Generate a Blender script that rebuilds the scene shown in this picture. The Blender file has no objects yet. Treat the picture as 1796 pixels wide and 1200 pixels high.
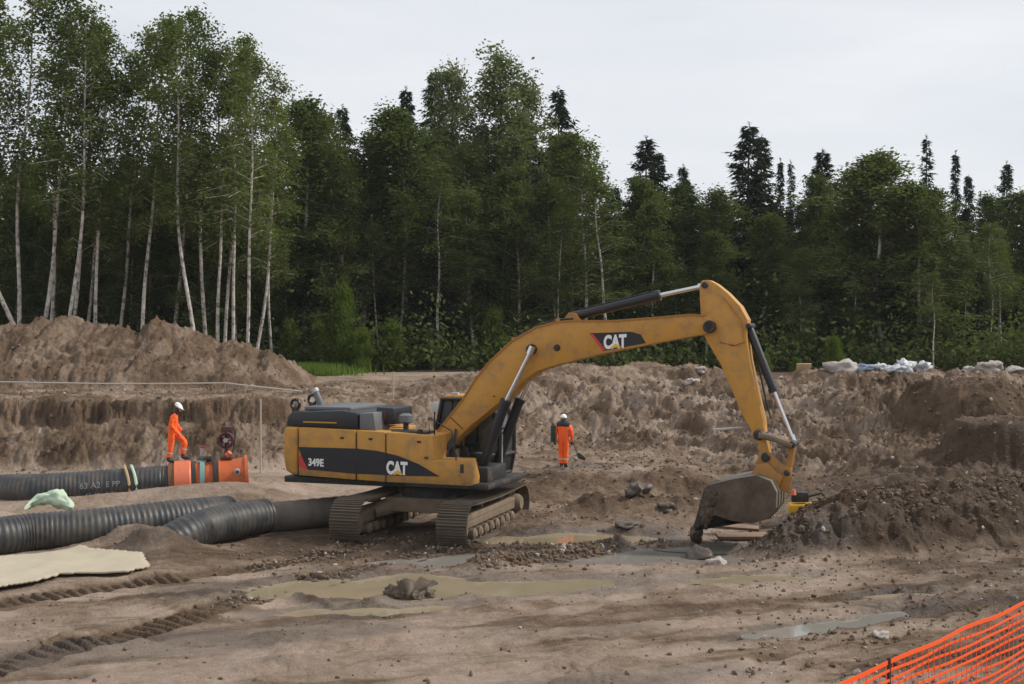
import bpy, bmesh, math, random
import numpy as np
from mathutils import Vector, Matrix

random.seed(7)
RNG = np.random.default_rng(11)
PI = math.pi
scn = bpy.context.scene
col = scn.collection

# ------------------------------------------------------------------ camera, sky, sun, exposure
F, CX, HY, CH = 2200.0, 898.0, 590.0, 5.0           # focal length in photo pixels, centre column, horizon row, eye height
cam_d = bpy.data.cameras.new('camera'); cam = bpy.data.objects.new('camera', cam_d); col.objects.link(cam)
cam_d.sensor_width = 36; cam_d.lens = F / 1796 * 36; cam_d.clip_end = 6000; cam_d.clip_start = 0.1
cam.location = (0, 0, CH); cam.rotation_euler = (PI / 2 - math.atan(10 / F), 0, 0)
scn.camera = cam

SUN_EL, SUN_AZ = 40, 84     # degrees; azimuth from +Y towards +X
world = bpy.data.worlds.new('World'); scn.world = world; world.use_nodes = True
wt = world.node_tree; wt.nodes.clear()
wo = wt.nodes.new('ShaderNodeOutputWorld'); bg = wt.nodes.new('ShaderNodeBackground'); bg.inputs[1].default_value = 0.1
sky = wt.nodes.new('ShaderNodeTexSky'); sky.sky_type = 'NISHITA'; sky.sun_disc = False
sky.sun_elevation = math.radians(SUN_EL); sky.sun_rotation = math.radians(SUN_AZ)
tc = wt.nodes.new('ShaderNodeTexCoord'); mp = wt.nodes.new('ShaderNodeMapping'); mp.inputs['Scale'].default_value = (1.0, 1.0, 4.5)
nz = wt.nodes.new('ShaderNodeTexNoise'); nz.inputs['Scale'].default_value = 2.1; nz.inputs['Detail'].default_value = 5; nz.inputs['Roughness'].default_value = .5
cr = wt.nodes.new('ShaderNodeValToRGB')
cr.color_ramp.elements[0].position = .36; cr.color_ramp.elements[0].color = (7.1, 7.45, 7.95, 1)
cr.color_ramp.elements[1].position = .66; cr.color_ramp.elements[1].color = (8.7, 8.8, 9.0, 1)
mx = wt.nodes.new('ShaderNodeMix'); mx.data_type = 'RGBA'; mx.inputs[0].default_value = .9
L = wt.links.new
L(tc.outputs['Generated'], mp.inputs[0]); L(mp.outputs[0], nz.inputs[0]); L(nz.outputs[0], cr.inputs[0])
L(sky.outputs[0], mx.inputs[6]); L(cr.outputs[0], mx.inputs[7]); L(mx.outputs[2], bg.inputs[0]); L(bg.outputs[0], wo.inputs[0])

sd = bpy.data.lights.new('sun', 'SUN'); sd.energy = 3.0; sd.angle = math.radians(5); sd.color = (1, .95, .86)
sun = bpy.data.objects.new('sun', sd); col.objects.link(sun)
e, a = math.radians(SUN_EL), math.radians(SUN_AZ)
sun.rotation_euler = Vector((-math.sin(a) * math.cos(e), -math.cos(a) * math.cos(e), -math.sin(e))).to_track_quat('-Z', 'Y').to_euler()
vs = scn.view_settings; vs.view_transform = 'Standard'; vs.look = 'None'; vs.gamma = 1; vs.exposure = 0.12; vs.use_curve_mapping = False

# ------------------------------------------------------------------ tagging helpers
def tag(o, label=None, cat=None, group=None, kind=None):
    if label: o['label'] = label
    if cat: o['category'] = cat
    if group: o['group'] = group
    if kind: o['kind'] = kind
    return o
def empty(name, loc, rz=0.0):
    o = bpy.data.objects.new(name, None); col.objects.link(o); o.location = loc; o.rotation_euler = (0, 0, rz)
    o.empty_display_size = .2
    return o
def link(name, me, mat=None, parent=None):
    o = bpy.data.objects.new(name, me); col.objects.link(o)
    if mat is not None and not me.materials: me.materials.append(mat)
    if parent is not None: o.parent = parent
    return o
def copy_tree(o, parent=None):
    c = o.copy(); col.objects.link(c); c.parent = parent
    for ch in o.children: copy_tree(ch, c)
    return c

class MB:
    """collects shapes, links them as ONE mesh object"""
    def __init__(s): s.v = []; s.f = []; s.m = []
    def add(s, vs, fs, mi=0):
        n = len(s.v); s.v += [tuple(p) for p in vs]; s.f += [tuple(i + n for i in f) for f in fs]; s.m += [mi] * len(fs); return s
    def box(s, c, d, R=None, mi=0):
        x, y, z = [k / 2 for k in d]
        P = [Vector(p) for p in ((-x,-y,-z),(x,-y,-z),(x,y,-z),(-x,y,-z),(-x,-y,z),(x,-y,z),(x,y,z),(-x,y,z))]
        if R is not None: P = [R @ p for p in P]
        c = Vector(c)
        return s.add([p + c for p in P], [(0,3,2,1),(4,5,6,7),(0,1,5,4),(1,2,6,5),(2,3,7,6),(3,0,4,7)], mi)
    def tube(s, pts, r, n=10, cap=True, mi=0):
        pts = [Vector(p) for p in pts]
        if not isinstance(r, (list, tuple)): r = [r] * len(pts)
        d = (pts[-1] - pts[0]).normalized() if (pts[-1] - pts[0]).length > 1e-6 else Vector((0,0,1))
        ref = Vector((0,0,1)) if abs(d.z) < .9 else Vector((1,0,0))
        V = []; Fc = []
        for i, p in enumerate(pts):
            t = (pts[min(i+1, len(pts)-1)] - pts[max(i-1, 0)])
            t = t.normalized() if t.length > 1e-9 else d
            a = t.cross(ref).normalized() if t.cross(ref).length > 1e-4 else t.orthogonal().normalized()
            b = t.cross(a)
            for k in range(n):
                an = 2 * PI * k / n; V.append(p + (a * math.cos(an) + b * math.sin(an)) * r[i])
        for i in range(len(pts) - 1):
            for k in range(n):
                k2 = (k + 1) % n; Fc.append((i*n+k, i*n+k2, (i+1)*n+k2, (i+1)*n+k))
        if cap: Fc += [tuple(range(n))[::-1], tuple((len(pts)-1)*n + k for k in range(n))]
        return s.add(V, Fc, mi)
    def prism(s, prof, y0, y1, mi=0):      # profile in the x-z plane, extruded along y
        n = len(prof)
        V = [(p[0], y0, p[1]) for p in prof] + [(p[0], y1, p[1]) for p in prof]
        Fc = [tuple(range(n)), tuple(range(2*n-1, n-1, -1))] + [(i, i+n, (i+1) % n + n, (i+1) % n) for i in range(n)]
        return s.add(V, Fc, mi)
    def build(s, name, mats, parent=None, bevel=0, smooth=35, mat4=None, seg=2):
        me = bpy.data.meshes.new(name)
        bm = bmesh.new()
        vv = [bm.verts.new(p) for p in s.v]
        for f, mi in zip(s.f, s.m):
            try: fc = bm.faces.new([vv[i] for i in f]); fc.material_index = mi; fc.smooth = smooth > 0
            except ValueError: pass
        bmesh.ops.recalc_face_normals(bm, faces=bm.faces)
        if bevel:
            ed = [e_ for e_ in bm.edges if len(e_.link_faces) == 2 and e_.calc_face_angle(0) > .5]
            bmesh.ops.bevel(bm, geom=ed, offset=bevel, segments=seg, affect='EDGES', profile=.5, clamp_overlap=True)
            for fc in bm.faces: fc.smooth = True
        if mat4 is not None: bm.transform(mat4)
        bm.to_mesh(me); bm.free()
        for m in (mats if isinstance(mats, (list, tuple)) else [mats]): me.materials.append(m)
        if smooth: me.set_sharp_from_angle(angle=math.radians(smooth))
        return link(name, me, None, parent)

# ------------------------------------------------------------------ materials
def new_mat(name):
    m = bpy.data.materials.new(name); m.use_nodes = True
    return m, m.node_tree, m.node_tree.nodes['Principled BSDF']
def node(t, k, **kw):
    n = t.nodes.new(k)
    for a_, b_ in kw.items(): setattr(n, a_, b_)
    return n
def noise(t, scale, detail=4, rough=.55, vec=None, dist=0):
    n = node(t, 'ShaderNodeTexNoise'); n.inputs['Scale'].default_value = scale; n.inputs['Detail'].default_value = detail
    n.inputs['Roughness'].default_value = rough; n.inputs['Distortion'].default_value = dist
    if vec is not None: t.links.new(vec, n.inputs['Vector'])
    return n.outputs['Fac']
def ramp(t, fac, stops):
    r = node(t, 'ShaderNodeValToRGB'); el = r.color_ramp.elements
    while len(el) < len(stops): el.new(.5)
    for e_, (p, c) in zip(el, stops): e_.position = p; e_.color = (*c, 1) if len(c) == 3 else c
    t.links.new(fac, r.inputs[0]); return r.outputs[0]
def mixc(t, fac, a_, b_, mode='MIX'):
    n = node(t, 'ShaderNodeMix', data_type='RGBA', blend_type=mode)
    for s_, i in ((fac, 0), (a_, 6), (b_, 7)):
        if isinstance(s_, (int, float)): n.inputs[i].default_value = s_
        elif isinstance(s_, tuple): n.inputs[i].default_value = (*s_, 1)
        else: t.links.new(s_, n.inputs[i])
    return n.outputs[2]
def mathn(t, op, a_, b_=0.0, clamp=False):
    n = node(t, 'ShaderNodeMath', operation=op, use_clamp=clamp)
    for s_, i in ((a_, 0), (b_, 1)):
        if isinstance(s_, (int, float)): n.inputs[i].default_value = s_
        else: t.links.new(s_, n.inputs[i])
    return n.outputs[0]
def bump(t, p, h, strength=.5, dist=.02):
    b = node(t, 'ShaderNodeBump'); b.inputs['Strength'].default_value = strength; b.inputs['Distance'].default_value = dist
    t.links.new(h, b.inputs['Height']); t.links.new(b.outputs[0], p.inputs['Normal'])
def objco(t): return node(t, 'ShaderNodeTexCoord').outputs['Object']
def geopos(t): return node(t, 'ShaderNodeNewGeometry').outputs['Position']

MUD = (.19, .135, .095)
def paint(name, colr, rough=.45, dirt=.35, scale=3.0, metal=0.0, muddy=MUD, fade=.12, splash=0.0):
    m, t, p = new_mat(name)
    c = geopos(t)
    n1 = noise(t, scale, 6, .65, c); n2 = noise(t, scale * 9, 4, .6, c)
    base = mixc(t, n2, tuple(k * (1 - fade) for k in colr), tuple(min(1, k * (1 + fade)) for k in colr))
    zz_ = node(t, 'ShaderNodeSeparateXYZ'); t.links.new(c, zz_.inputs[0]); low = mathn(t, 'MULTIPLY', mathn(t, 'SUBTRACT', 2.1, zz_.outputs[2], True), splash)
    n1 = mathn(t, 'ADD', n1, low)
    mask = ramp(t, mathn(t, 'ADD', mathn(t, 'MULTIPLY', n1, .75), mathn(t, 'MULTIPLY', n2, .25)), [(.62 - dirt * .35, (0, 0, 0)), (.78 - dirt * .2, (1, 1, 1))])
    mf = mathn(t, 'MULTIPLY', mask, min(1, .35 + dirt))
    t.links.new(mixc(t, mf, base, muddy), p.inputs['Base Color'])
    t.links.new(mathn(t, 'ADD', mathn(t, 'MULTIPLY', mf, .45), rough), p.inputs['Roughness'])
    p.inputs['Metallic'].default_value = metal
    bump(t, p, n2, .15, .004)
    return m
M = {}
M['yellow'] = paint('yellow_paint', (.49, .238, .034), .5, .40, splash=.20, fade=.2)
M['yellow_dirty'] = paint('worn_yellow_paint', (.38, .17, .03), .55, .42, 4)
M['black'] = paint('black_paint', (.014, .015, .019), .42, .10)
M['decal'] = paint('black_decal', (.010, .011, .016), .45, .0)
M['red'] = paint('red_decal', (.55, .035, .04), .5, .0)
M['white'] = paint('white_letter', (.78, .78, .76), .5, .05)
M['letter_yellow'] = paint('yellow_letter', (.75, .42, .03), .5, .0)
M['steel'] = paint('chrome_rod', (.62, .62, .64), .22, .0, 3, 1.0)
M['grey'] = paint('grey_metal', (.12, .125, .135), .5, .25)
M['lightgrey'] = paint('light_grey_metal', (.42, .42, .42), .45, .2)
M['track'] = paint('muddy_track_steel', (.10, .078, .058), .65, .55, 5, 0, (.165, .125, .09))
M['trackframe'] = paint('mud_caked_frame', (.20, .15, .10), .75, .6, 4, 0, (.15, .11, .08))
M['bucket'] = paint('bucket_steel', (.150, .125, .098), .5, .30, 2.2, .1, (.07, .05, .034))
M['bucket_mud'] = paint('mud_caked_bucket', (.110, .082, .058), .75, .6, 2.6, 0, (.060, .043, .030))
M['dark'] = paint('dark_mechanics', (.02, .02, .02), .6, .3)
M['orange_pipe'] = paint('orange_coated_pipe', (.50, .10, .022), .5, .40, 4, 0, (.22, .09, .04))
M['pink_orange'] = paint('salmon_flange', (.64, .155, .075), .5, .25, 3)
M['brown'] = paint('brown_rubber', (.16, .07, .03), .6, .3)
M['maroon'] = paint('maroon_paint', (.075, .022, .022), .5, .25)
M['teal'] = paint('teal_strap', (.16, .30, .28), .7, .2, 6)
M['hivis'] = paint('orange_workwear', (.95, .125, .015), .8, .03, 8, 0, (.5, .1, .03), .1)
M['navy'] = paint('navy_workwear', (.02, .028, .04), .8, .1, 8)
M['skin'] = paint('skin', (.50, .28, .19), .5, 0)
M['boot'] = paint('black_boot', (.018, .02, .02), .6, .2, 8)
M['helmet'] = paint('white_helmet', (.82, .82, .82), .3, .03)
M['darkgreen'] = paint('dark_green_cloth', (.02, .05, .035), .8, .1)
M['wood'] = paint('weathered_plank', (.25, .175, .13), .85, .6, 5)
M['wet_stone'] = paint('dark_wet_stone', (.075, .062, .050), .45, .45, 3)
M['stone'] = paint('pale_stone', (.38, .34, .31), .8, .3, 5)
M['white_plastic'] = paint('white_plastic', (.52, .54, .57), .5, .30, 5)
M['blue_grey'] = paint('blue_grey_plastic', (.22, .27, .36), .5, .15, 5)
M['tan'] = paint('tan_board', (.42, .30, .16), .8, .3)
M['pale_green'] = paint('pale_green_cloth', (.46, .56, .42), .75, .12, 6, 0, (.2, .24, .16))
M['net'] = paint('orange_net', (.93, .10, .012), .5, .04, 5, 0, (.95, .35, .22))
M['rope'] = paint('white_rope', (.45, .41, .37), .8, .2)
M['postwood'] = paint('pale_stake', (.40, .34, .27), .8, .2)
m, t, p = new_mat('cab_glass'); M['glass'] = m
p.inputs['Base Color'].default_value = (.02, .03, .03, 1); p.inputs['Roughness'].default_value = .06; p.inputs['Alpha'].default_value = .78
p.inputs['Specular IOR Level'].default_value = .6

# corrugated black pipe
m, t, p = new_mat('black_polyethylene'); M['pipe'] = m
c = geopos(t); n1 = noise(t, 2.4, 5, .6, c); n2 = noise(t, 22, 3, .6, c)
t.links.new(mixc(t, ramp(t, n1, [(.40, (0,0,0)), (.62, (1,1,1))]), (.024, .026, .030), (.070, .062, .054)), p.inputs['Base Color'])
p.inputs['Roughness'].default_value = .5; bump(t, p, n2, .2, .006)
m, t, p = new_mat('dusty_pipe'); M['pipe_dusty'] = m
c = geopos(t); n1 = noise(t, 3, 5, .6, c)
t.links.new(mixc(t, n1, (.10, .085, .07), (.20, .165, .135)), p.inputs['Base Color']); p.inputs['Roughness'].default_value = .8
# cream geotextile
m, t, p = new_mat('cream_cloth'); M['cream'] = m
c = geopos(t); n1 = noise(t, 1.6, 5, .6, c); n2 = noise(t, 30, 3, .6, c); n3 = noise(t, 5, 5, .7, c)
a0 = mixc(t, n1, (.36, .31, .225), (.47, .41, .31))
t.links.new(mixc(t, ramp(t, n3, [(.60, (0,0,0)), (.76, (.6,.6,.6))]), a0, (.30, .23, .16)), p.inputs['Base Color']); p.inputs['Roughness'].default_value = .9
bump(t, p, n2, .3, .01)

# soil
def soil_mat():
    m, t, p = new_mat('bare_soil')
    c = geopos(t)
    at = node(t, 'ShaderNodeAttribute', attribute_name='damp_shade').outputs['Fac']
    aw = node(t, 'ShaderNodeAttribute', attribute_name='wet').outputs['Fac']
    ag = node(t, 'ShaderNodeAttribute', attribute_name='green').outputs['Fac']
    n1 = noise(t, .55, 6, .6, c); n2 = noise(t, 4.5, 7, .65, c); n3 = noise(t, 34, 5, .7, c); n4 = noise(t, 1.7, 6, .6, c, 1.2)
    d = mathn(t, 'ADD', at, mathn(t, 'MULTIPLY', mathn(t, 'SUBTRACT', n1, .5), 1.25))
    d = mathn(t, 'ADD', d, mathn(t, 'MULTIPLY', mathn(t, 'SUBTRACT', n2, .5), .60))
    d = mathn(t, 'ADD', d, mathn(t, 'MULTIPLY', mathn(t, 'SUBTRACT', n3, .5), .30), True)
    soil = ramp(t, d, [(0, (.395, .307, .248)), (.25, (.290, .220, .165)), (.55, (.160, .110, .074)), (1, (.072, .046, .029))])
    warm = ramp(t, n4, [(.52, (0,0,0)), (.72, (1,1,1))])
    soil = mixc(t, mathn(t, 'MULTIPLY', warm, .30), soil, mixc(t, 1.0, soil, (1.22, .93, .80), 'MULTIPLY'))
    # small pale stones
    vo = node(t, 'ShaderNodeTexVoronoi'); vo.inputs['Scale'].default_value = 7.5; t.links.new(c, vo.inputs['Vector'])
    st = mathn(t, 'MULTIPLY', mathn(t, 'LESS_THAN', vo.outputs['Distance'], .13), mathn(t, 'GREATER_THAN', n2, .54))
    soil = mixc(t, mathn(t, 'MULTIPLY', st, .6), soil, (.34, .30, .26))
    soil = mixc(t, ag, soil, mixc(t, n2, (.035, .055, .018), (.07, .10, .03)))
    wd_ = ramp(t, aw, [(.15, (1, 1, 1)), (.8, (.62, .60, .57))])
    soil = mixc(t, 1.0, soil, wd_, 'MULTIPLY')
    t.links.new(soil, p.inputs['Base Color'])
    wf = mathn(t, 'ADD', aw, mathn(t, 'MULTIPLY', mathn(t, 'SUBTRACT', n4, .5), 1.2), True)
    t.links.new(mathn(t, 'SUBTRACT', .92, mathn(t, 'MULTIPLY', wf, .52)), p.inputs['Roughness'])
    t.links.new(mathn(t, 'ADD', .12, mathn(t, 'MULTIPLY', wf, .45)), p.inputs['Specular IOR Level'])
    b1 = node(t, 'ShaderNodeBump'); b1.inputs['Strength'].default_value = 1; b1.inputs['Distance'].default_value = .16
    b2 = node(t, 'ShaderNodeBump'); b2.inputs['Strength'].default_value = .9; b2.inputs['Distance'].default_value = .03
    t.links.new(n2, b1.inputs['Height']); t.links.new(n3, b2.inputs['Height']); t.links.new(b1.outputs[0], b2.inputs['Normal']); t.links.new(b2.outputs[0], p.inputs['Normal'])
    return m
M['soil'] = soil_mat()
def water_mat(name, colr, rough=.04):
    m, t, p = new_mat(name); c = geopos(t)
    n1 = noise(t, 1.3, 4, .5, c)
    t.links.new(mixc(t, n1, tuple(k * .8 for k in colr), tuple(k * 1.15 for k in colr)), p.inputs['Base Color'])
    p.inputs['Roughness'].default_value = rough; p.inputs['IOR'].default_value = 1.33
    bump(t, p, noise(t, 7, 3, .5, c), .06, .01)
    return m
M['water_khaki'] = water_mat('muddy_water', (.29, .235, .155), .05)
M['water_grey'] = water_mat('grey_water', (.23, .215, .19), .04)

def leaf_mat(name, c0, c1, trans=.3):
    m = bpy.data.materials.new(name); m.use_nodes = True; t = m.node_tree; t.nodes.clear()
    o = node(t, 'ShaderNodeOutputMaterial'); d = node(t, 'ShaderNodeBsdfDiffuse'); tr = node(t, 'ShaderNodeBsdfTranslucent'); ms = node(t, 'ShaderNodeMixShader')
    oi = node(t, 'ShaderNodeObjectInfo').outputs['Random']; n = noise(t, .9, 4, .7, geopos(t))
    f = mathn(t, 'ADD', mathn(t, 'MULTIPLY', oi, .5), mathn(t, 'MULTIPLY', mathn(t, 'SUBTRACT', n, .25), 1.1), True)
    cc = mixc(t, f, c0, c1)
    t.links.new(cc, d.inputs[0]); t.links.new(mixc(t, 1.0, cc, (1.1, 1.25, .6), 'MULTIPLY'), tr.inputs[0])
    ms.inputs[0].default_value = trans
    t.links.new(d.outputs[0], ms.inputs[1]); t.links.new(tr.outputs[0], ms.inputs[2]); t.links.new(ms.outputs[0], o.inputs[0])
    return m
M['leaf_birch'] = leaf_mat('birch_leaves', (.060, .082, .029), (.155, .180, .064), .38)
M['leaf_broad'] = leaf_mat('broad_leaves', (.052, .070, .029), (.136, .158, .060), .36)
M['leaf_aspen'] = leaf_mat('aspen_leaves', (.10, .118, .060), (.185, .205, .105), .3)
M['needle'] = leaf_mat('spruce_needles', (.020, .030, .020), (.042, .054, .034), .12)
M['leaf_fresh'] = leaf_mat('fresh_leaves', (.085, .120, .026), (.140, .185, .042), .4)
M['grassblade'] = leaf_mat('grass_blades', (.09, .15, .03), (.16, .22, .05), .3)
m, t, p = new_mat('birch_bark'); M['bark_birch'] = m
c = objco(t); mp_ = node(t, 'ShaderNodeMapping'); mp_.inputs['Scale'].default_value = (1, 1, .9); t.links.new(c, mp_.inputs[0])
nn = noise(t, 3.2, 5, .75, mp_.outputs[0])
t.links.new(ramp(t, nn, [(.38, (.06, .053, .045)), (.46, (.34, .31, .27)), (.62, (.58, .54, .49))]), p.inputs['Base Color']); p.inputs['Roughness'].default_value = .85
m, t, p = new_mat('dark_bark'); M['bark_dark'] = m
t.links.new(ramp(t, noise(t, 6, 5, .7, objco(t)), [(.3, (.028, .022, .017)), (.7, (.085, .07, .055))]), p.inputs['Base Color']); p.inputs['Roughness'].default_value = .9

# ------------------------------------------------------------------ terrain
_rs = np.random.RandomState(5)
_perm = _rs.permutation(512); _perm = np.concatenate([_perm, _perm])
_ga = _rs.rand(512) * 2 * np.pi; _gx, _gy = np.cos(_ga), np.sin(_ga)
def perlin(x, y):
    xi = np.floor(x).astype(np.int64); yi = np.floor(y).astype(np.int64); xf = x - xi; yf = y - yi
    u = xf * xf * xf * (xf * (xf * 6 - 15) + 10); v = yf * yf * yf * (yf * (yf * 6 - 15) + 10)
    def g(ix, iy, dx, dy):
        h = _perm[(_perm[ix & 511] + iy) & 511]; return _gx[h] * dx + _gy[h] * dy
    a_ = g(xi, yi, xf, yf); b_ = g(xi + 1, yi, xf - 1, yf); c_ = g(xi, yi + 1, xf, yf - 1); d_ = g(xi + 1, yi + 1, xf - 1, yf - 1)
    return ((a_ * (1 - u) + b_ * u) * (1 - v) + (c_ * (1 - u) + d_ * u) * v) * 1.45
def fbm(x, y, s, o=5, g=.5, ridge=False):
    r = 0; a_ = 1; n_ = 0
    for i in range(o):
        k = perlin(x * s + 17.3 * i, y * s - 9.1 * i)
        if ridge: k = 1 - 2 * np.abs(k)
        r = r + a_ * k; n_ += a_; a_ *= g; s *= 2.03
    return r / n_
def worley(x, y, s):
    x = x * s; y = y * s; xi = np.floor(x).astype(np.int64); yi = np.floor(y).astype(np.int64); best = np.full(x.shape, 9.)
    for dx in (-1, 0, 1):
        for dy in (-1, 0, 1):
            h = _perm[(_perm[(xi + dx) & 511] + yi + dy) & 511]
            px_ = xi + dx + .5 + .48 * _gx[h]; py_ = yi + dy + .5 + .48 * _gy[h]
            best = np.minimum(best, (x - px_) ** 2 + (y - py_) ** 2)
    return np.sqrt(best)
def clods(x, y, s):          # rounded lumps with sharp gaps between them, about 0..1
    return np.sqrt(np.clip(1 - (worley(x, y, s) / .85) ** 2, 0, 1))
def ss(a_, b_, x):
    t_ = np.clip((x - a_) / (b_ - a_), 0, 1); return t_ * t_ * (3 - 2 * t_)
def lerpk(x, pts):
    xs, ys = zip(*pts); return np.interp(x, xs, ys)
def seg_dist(x, y, pts):
    """distance to a polyline, along-distance and side"""
    best = np.full(np.shape(x), 1e9); al = np.zeros(np.shape(x)); acc = 0; tt = np.zeros(np.shape(x)); n_ = len(pts) - 1
    for i in range(n_):
        (ax, ay), (bx, by) = pts[i][:2], pts[i+1][:2]; dx, dy = bx - ax, by - ay; l = math.hypot(dx, dy)
        s_ = np.clip(((x - ax) * dx + (y - ay) * dy) / (l * l), 0, 1)
        dd = np.hypot(x - ax - s_ * dx, y - ay - s_ * dy)
        sd_ = np.sign((x - ax) * dy - (y - ay) * dx) * dd
        m_ = dd < np.abs(best); best = np.where(m_, sd_, best); al = np.where(m_, acc + s_ * l, al); tt = np.where(m_, i + s_, tt); acc += l
    return best, al, tt
def G(px, py, z=0.0):            # photo pixel -> ground point at height z
    Y = F * (CH - z) / (py - HY); return ((px - CX) / F * Y, Y)
def P(px, py, Y): return ((px - CX) / F * Y, Y, CH - (py - HY) / F * Y)

YF = [(-60,42),(-12,42),(-9,42),(-6,43.5),(-2,47.5),(3,49),(6,47),(8,42.5),(10,40),(14,39.5),(20,39),(60,38)]
YC = [(-60,45),(-12,45.3),(-9,46),(-7,49),(-3,55),(0,59),(6,60),(12,60),(20,60),(60,60)]
TT = [(-60,2.45),(-8,2.45),(-5,2.35),(-1.5,3.0),(1,3.35),(6,3.35),(9,2.75),(12,2.65),(16,2.8),(60,2.8)]
HEAP_CREST = [(-60,5.4),(-28,5.45),(-24,5.6),(-22,5.85),(-20.3,5.5),(-18.2,5.25),(-16.8,5.6),(-15.4,5.2),(-13,4.5),(-11.5,4.1),(-10.2,3.1),(-9.4,2.5),(60,2.0)]
PUDDLES = [  # centre px, half widths metres, angle, level, material
    ('khaki', G(625, 1030), (2.6, .95), .28), ('khaki', G(830, 1035), (3.0, .85), .2), ('grey', G(1120, 978), (3.6, .95), .03),
    ('khaki', G(1000, 948), (2.3, .9), .05), ('grey', G(830, 985), (1.8, .6), .25), ('khaki', G(640, 1075), (1.6, .4), .2),
    ('khaki', G(1320, 1018), (1.3, .4), .2), ('grey', G(1470, 1100), (1.9, .30), .50), ('khaki', G(1590, 1050), (.9, .25), .35),
    ('grey', G(1250, 965), (1.0, .55), .0)]
WORKER_POOL = ((2.0, 41.3), (2.3, 1.0), .1)
RUTS = [[G(-60, 1075), G(120, 1045), G(300, 1020), G(450, 1000), G(560, 978), G(700, 945)],
        [G(-60, 1195), G(130, 1142), G(260, 1110), G(400, 1070), G(520, 1030), G(640, 1000), G(760, 965)]]
SOFT_RUTS = [[G(300, 1230), G(700, 1130), G(1000, 1060), G(1300, 1015)], [G(560, 1230), G(820, 1160), G(1010, 1080), G(1200, 1035), G(1400, 1005)],
             [G(900, 1230), G(1150, 1120), G(1450, 1050)], [G(1250, 1215), G(1380, 1150), G(1560, 1085), G(1700, 1030)],
             [G(1420, 1215), G(1560, 1130), G(1740, 1060)], [G(-50, 1110), G(200, 1085), G(420, 1040)]]
M4_RIDGE = [(5.0, 28.6, .05), (6.2, 28.7, .28), (6.9, 29.0, .46), (7.9, 29.6, .86), (9.1, 30.1, .66), (10.1, 30.9, .95), (11.9, 31.6, .85), (13.6, 32.2, .95), (16.5, 33, 1.0), (26, 34, 1.0)]
def ell(x, y, c, h, an):
    ca, sa = math.cos(an), math.sin(an); dx, dy = x - c[0], y - c[1]
    return np.hypot((dx * ca + dy * sa) / h[0], (-dx * sa + dy * ca) / h[1])

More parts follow.
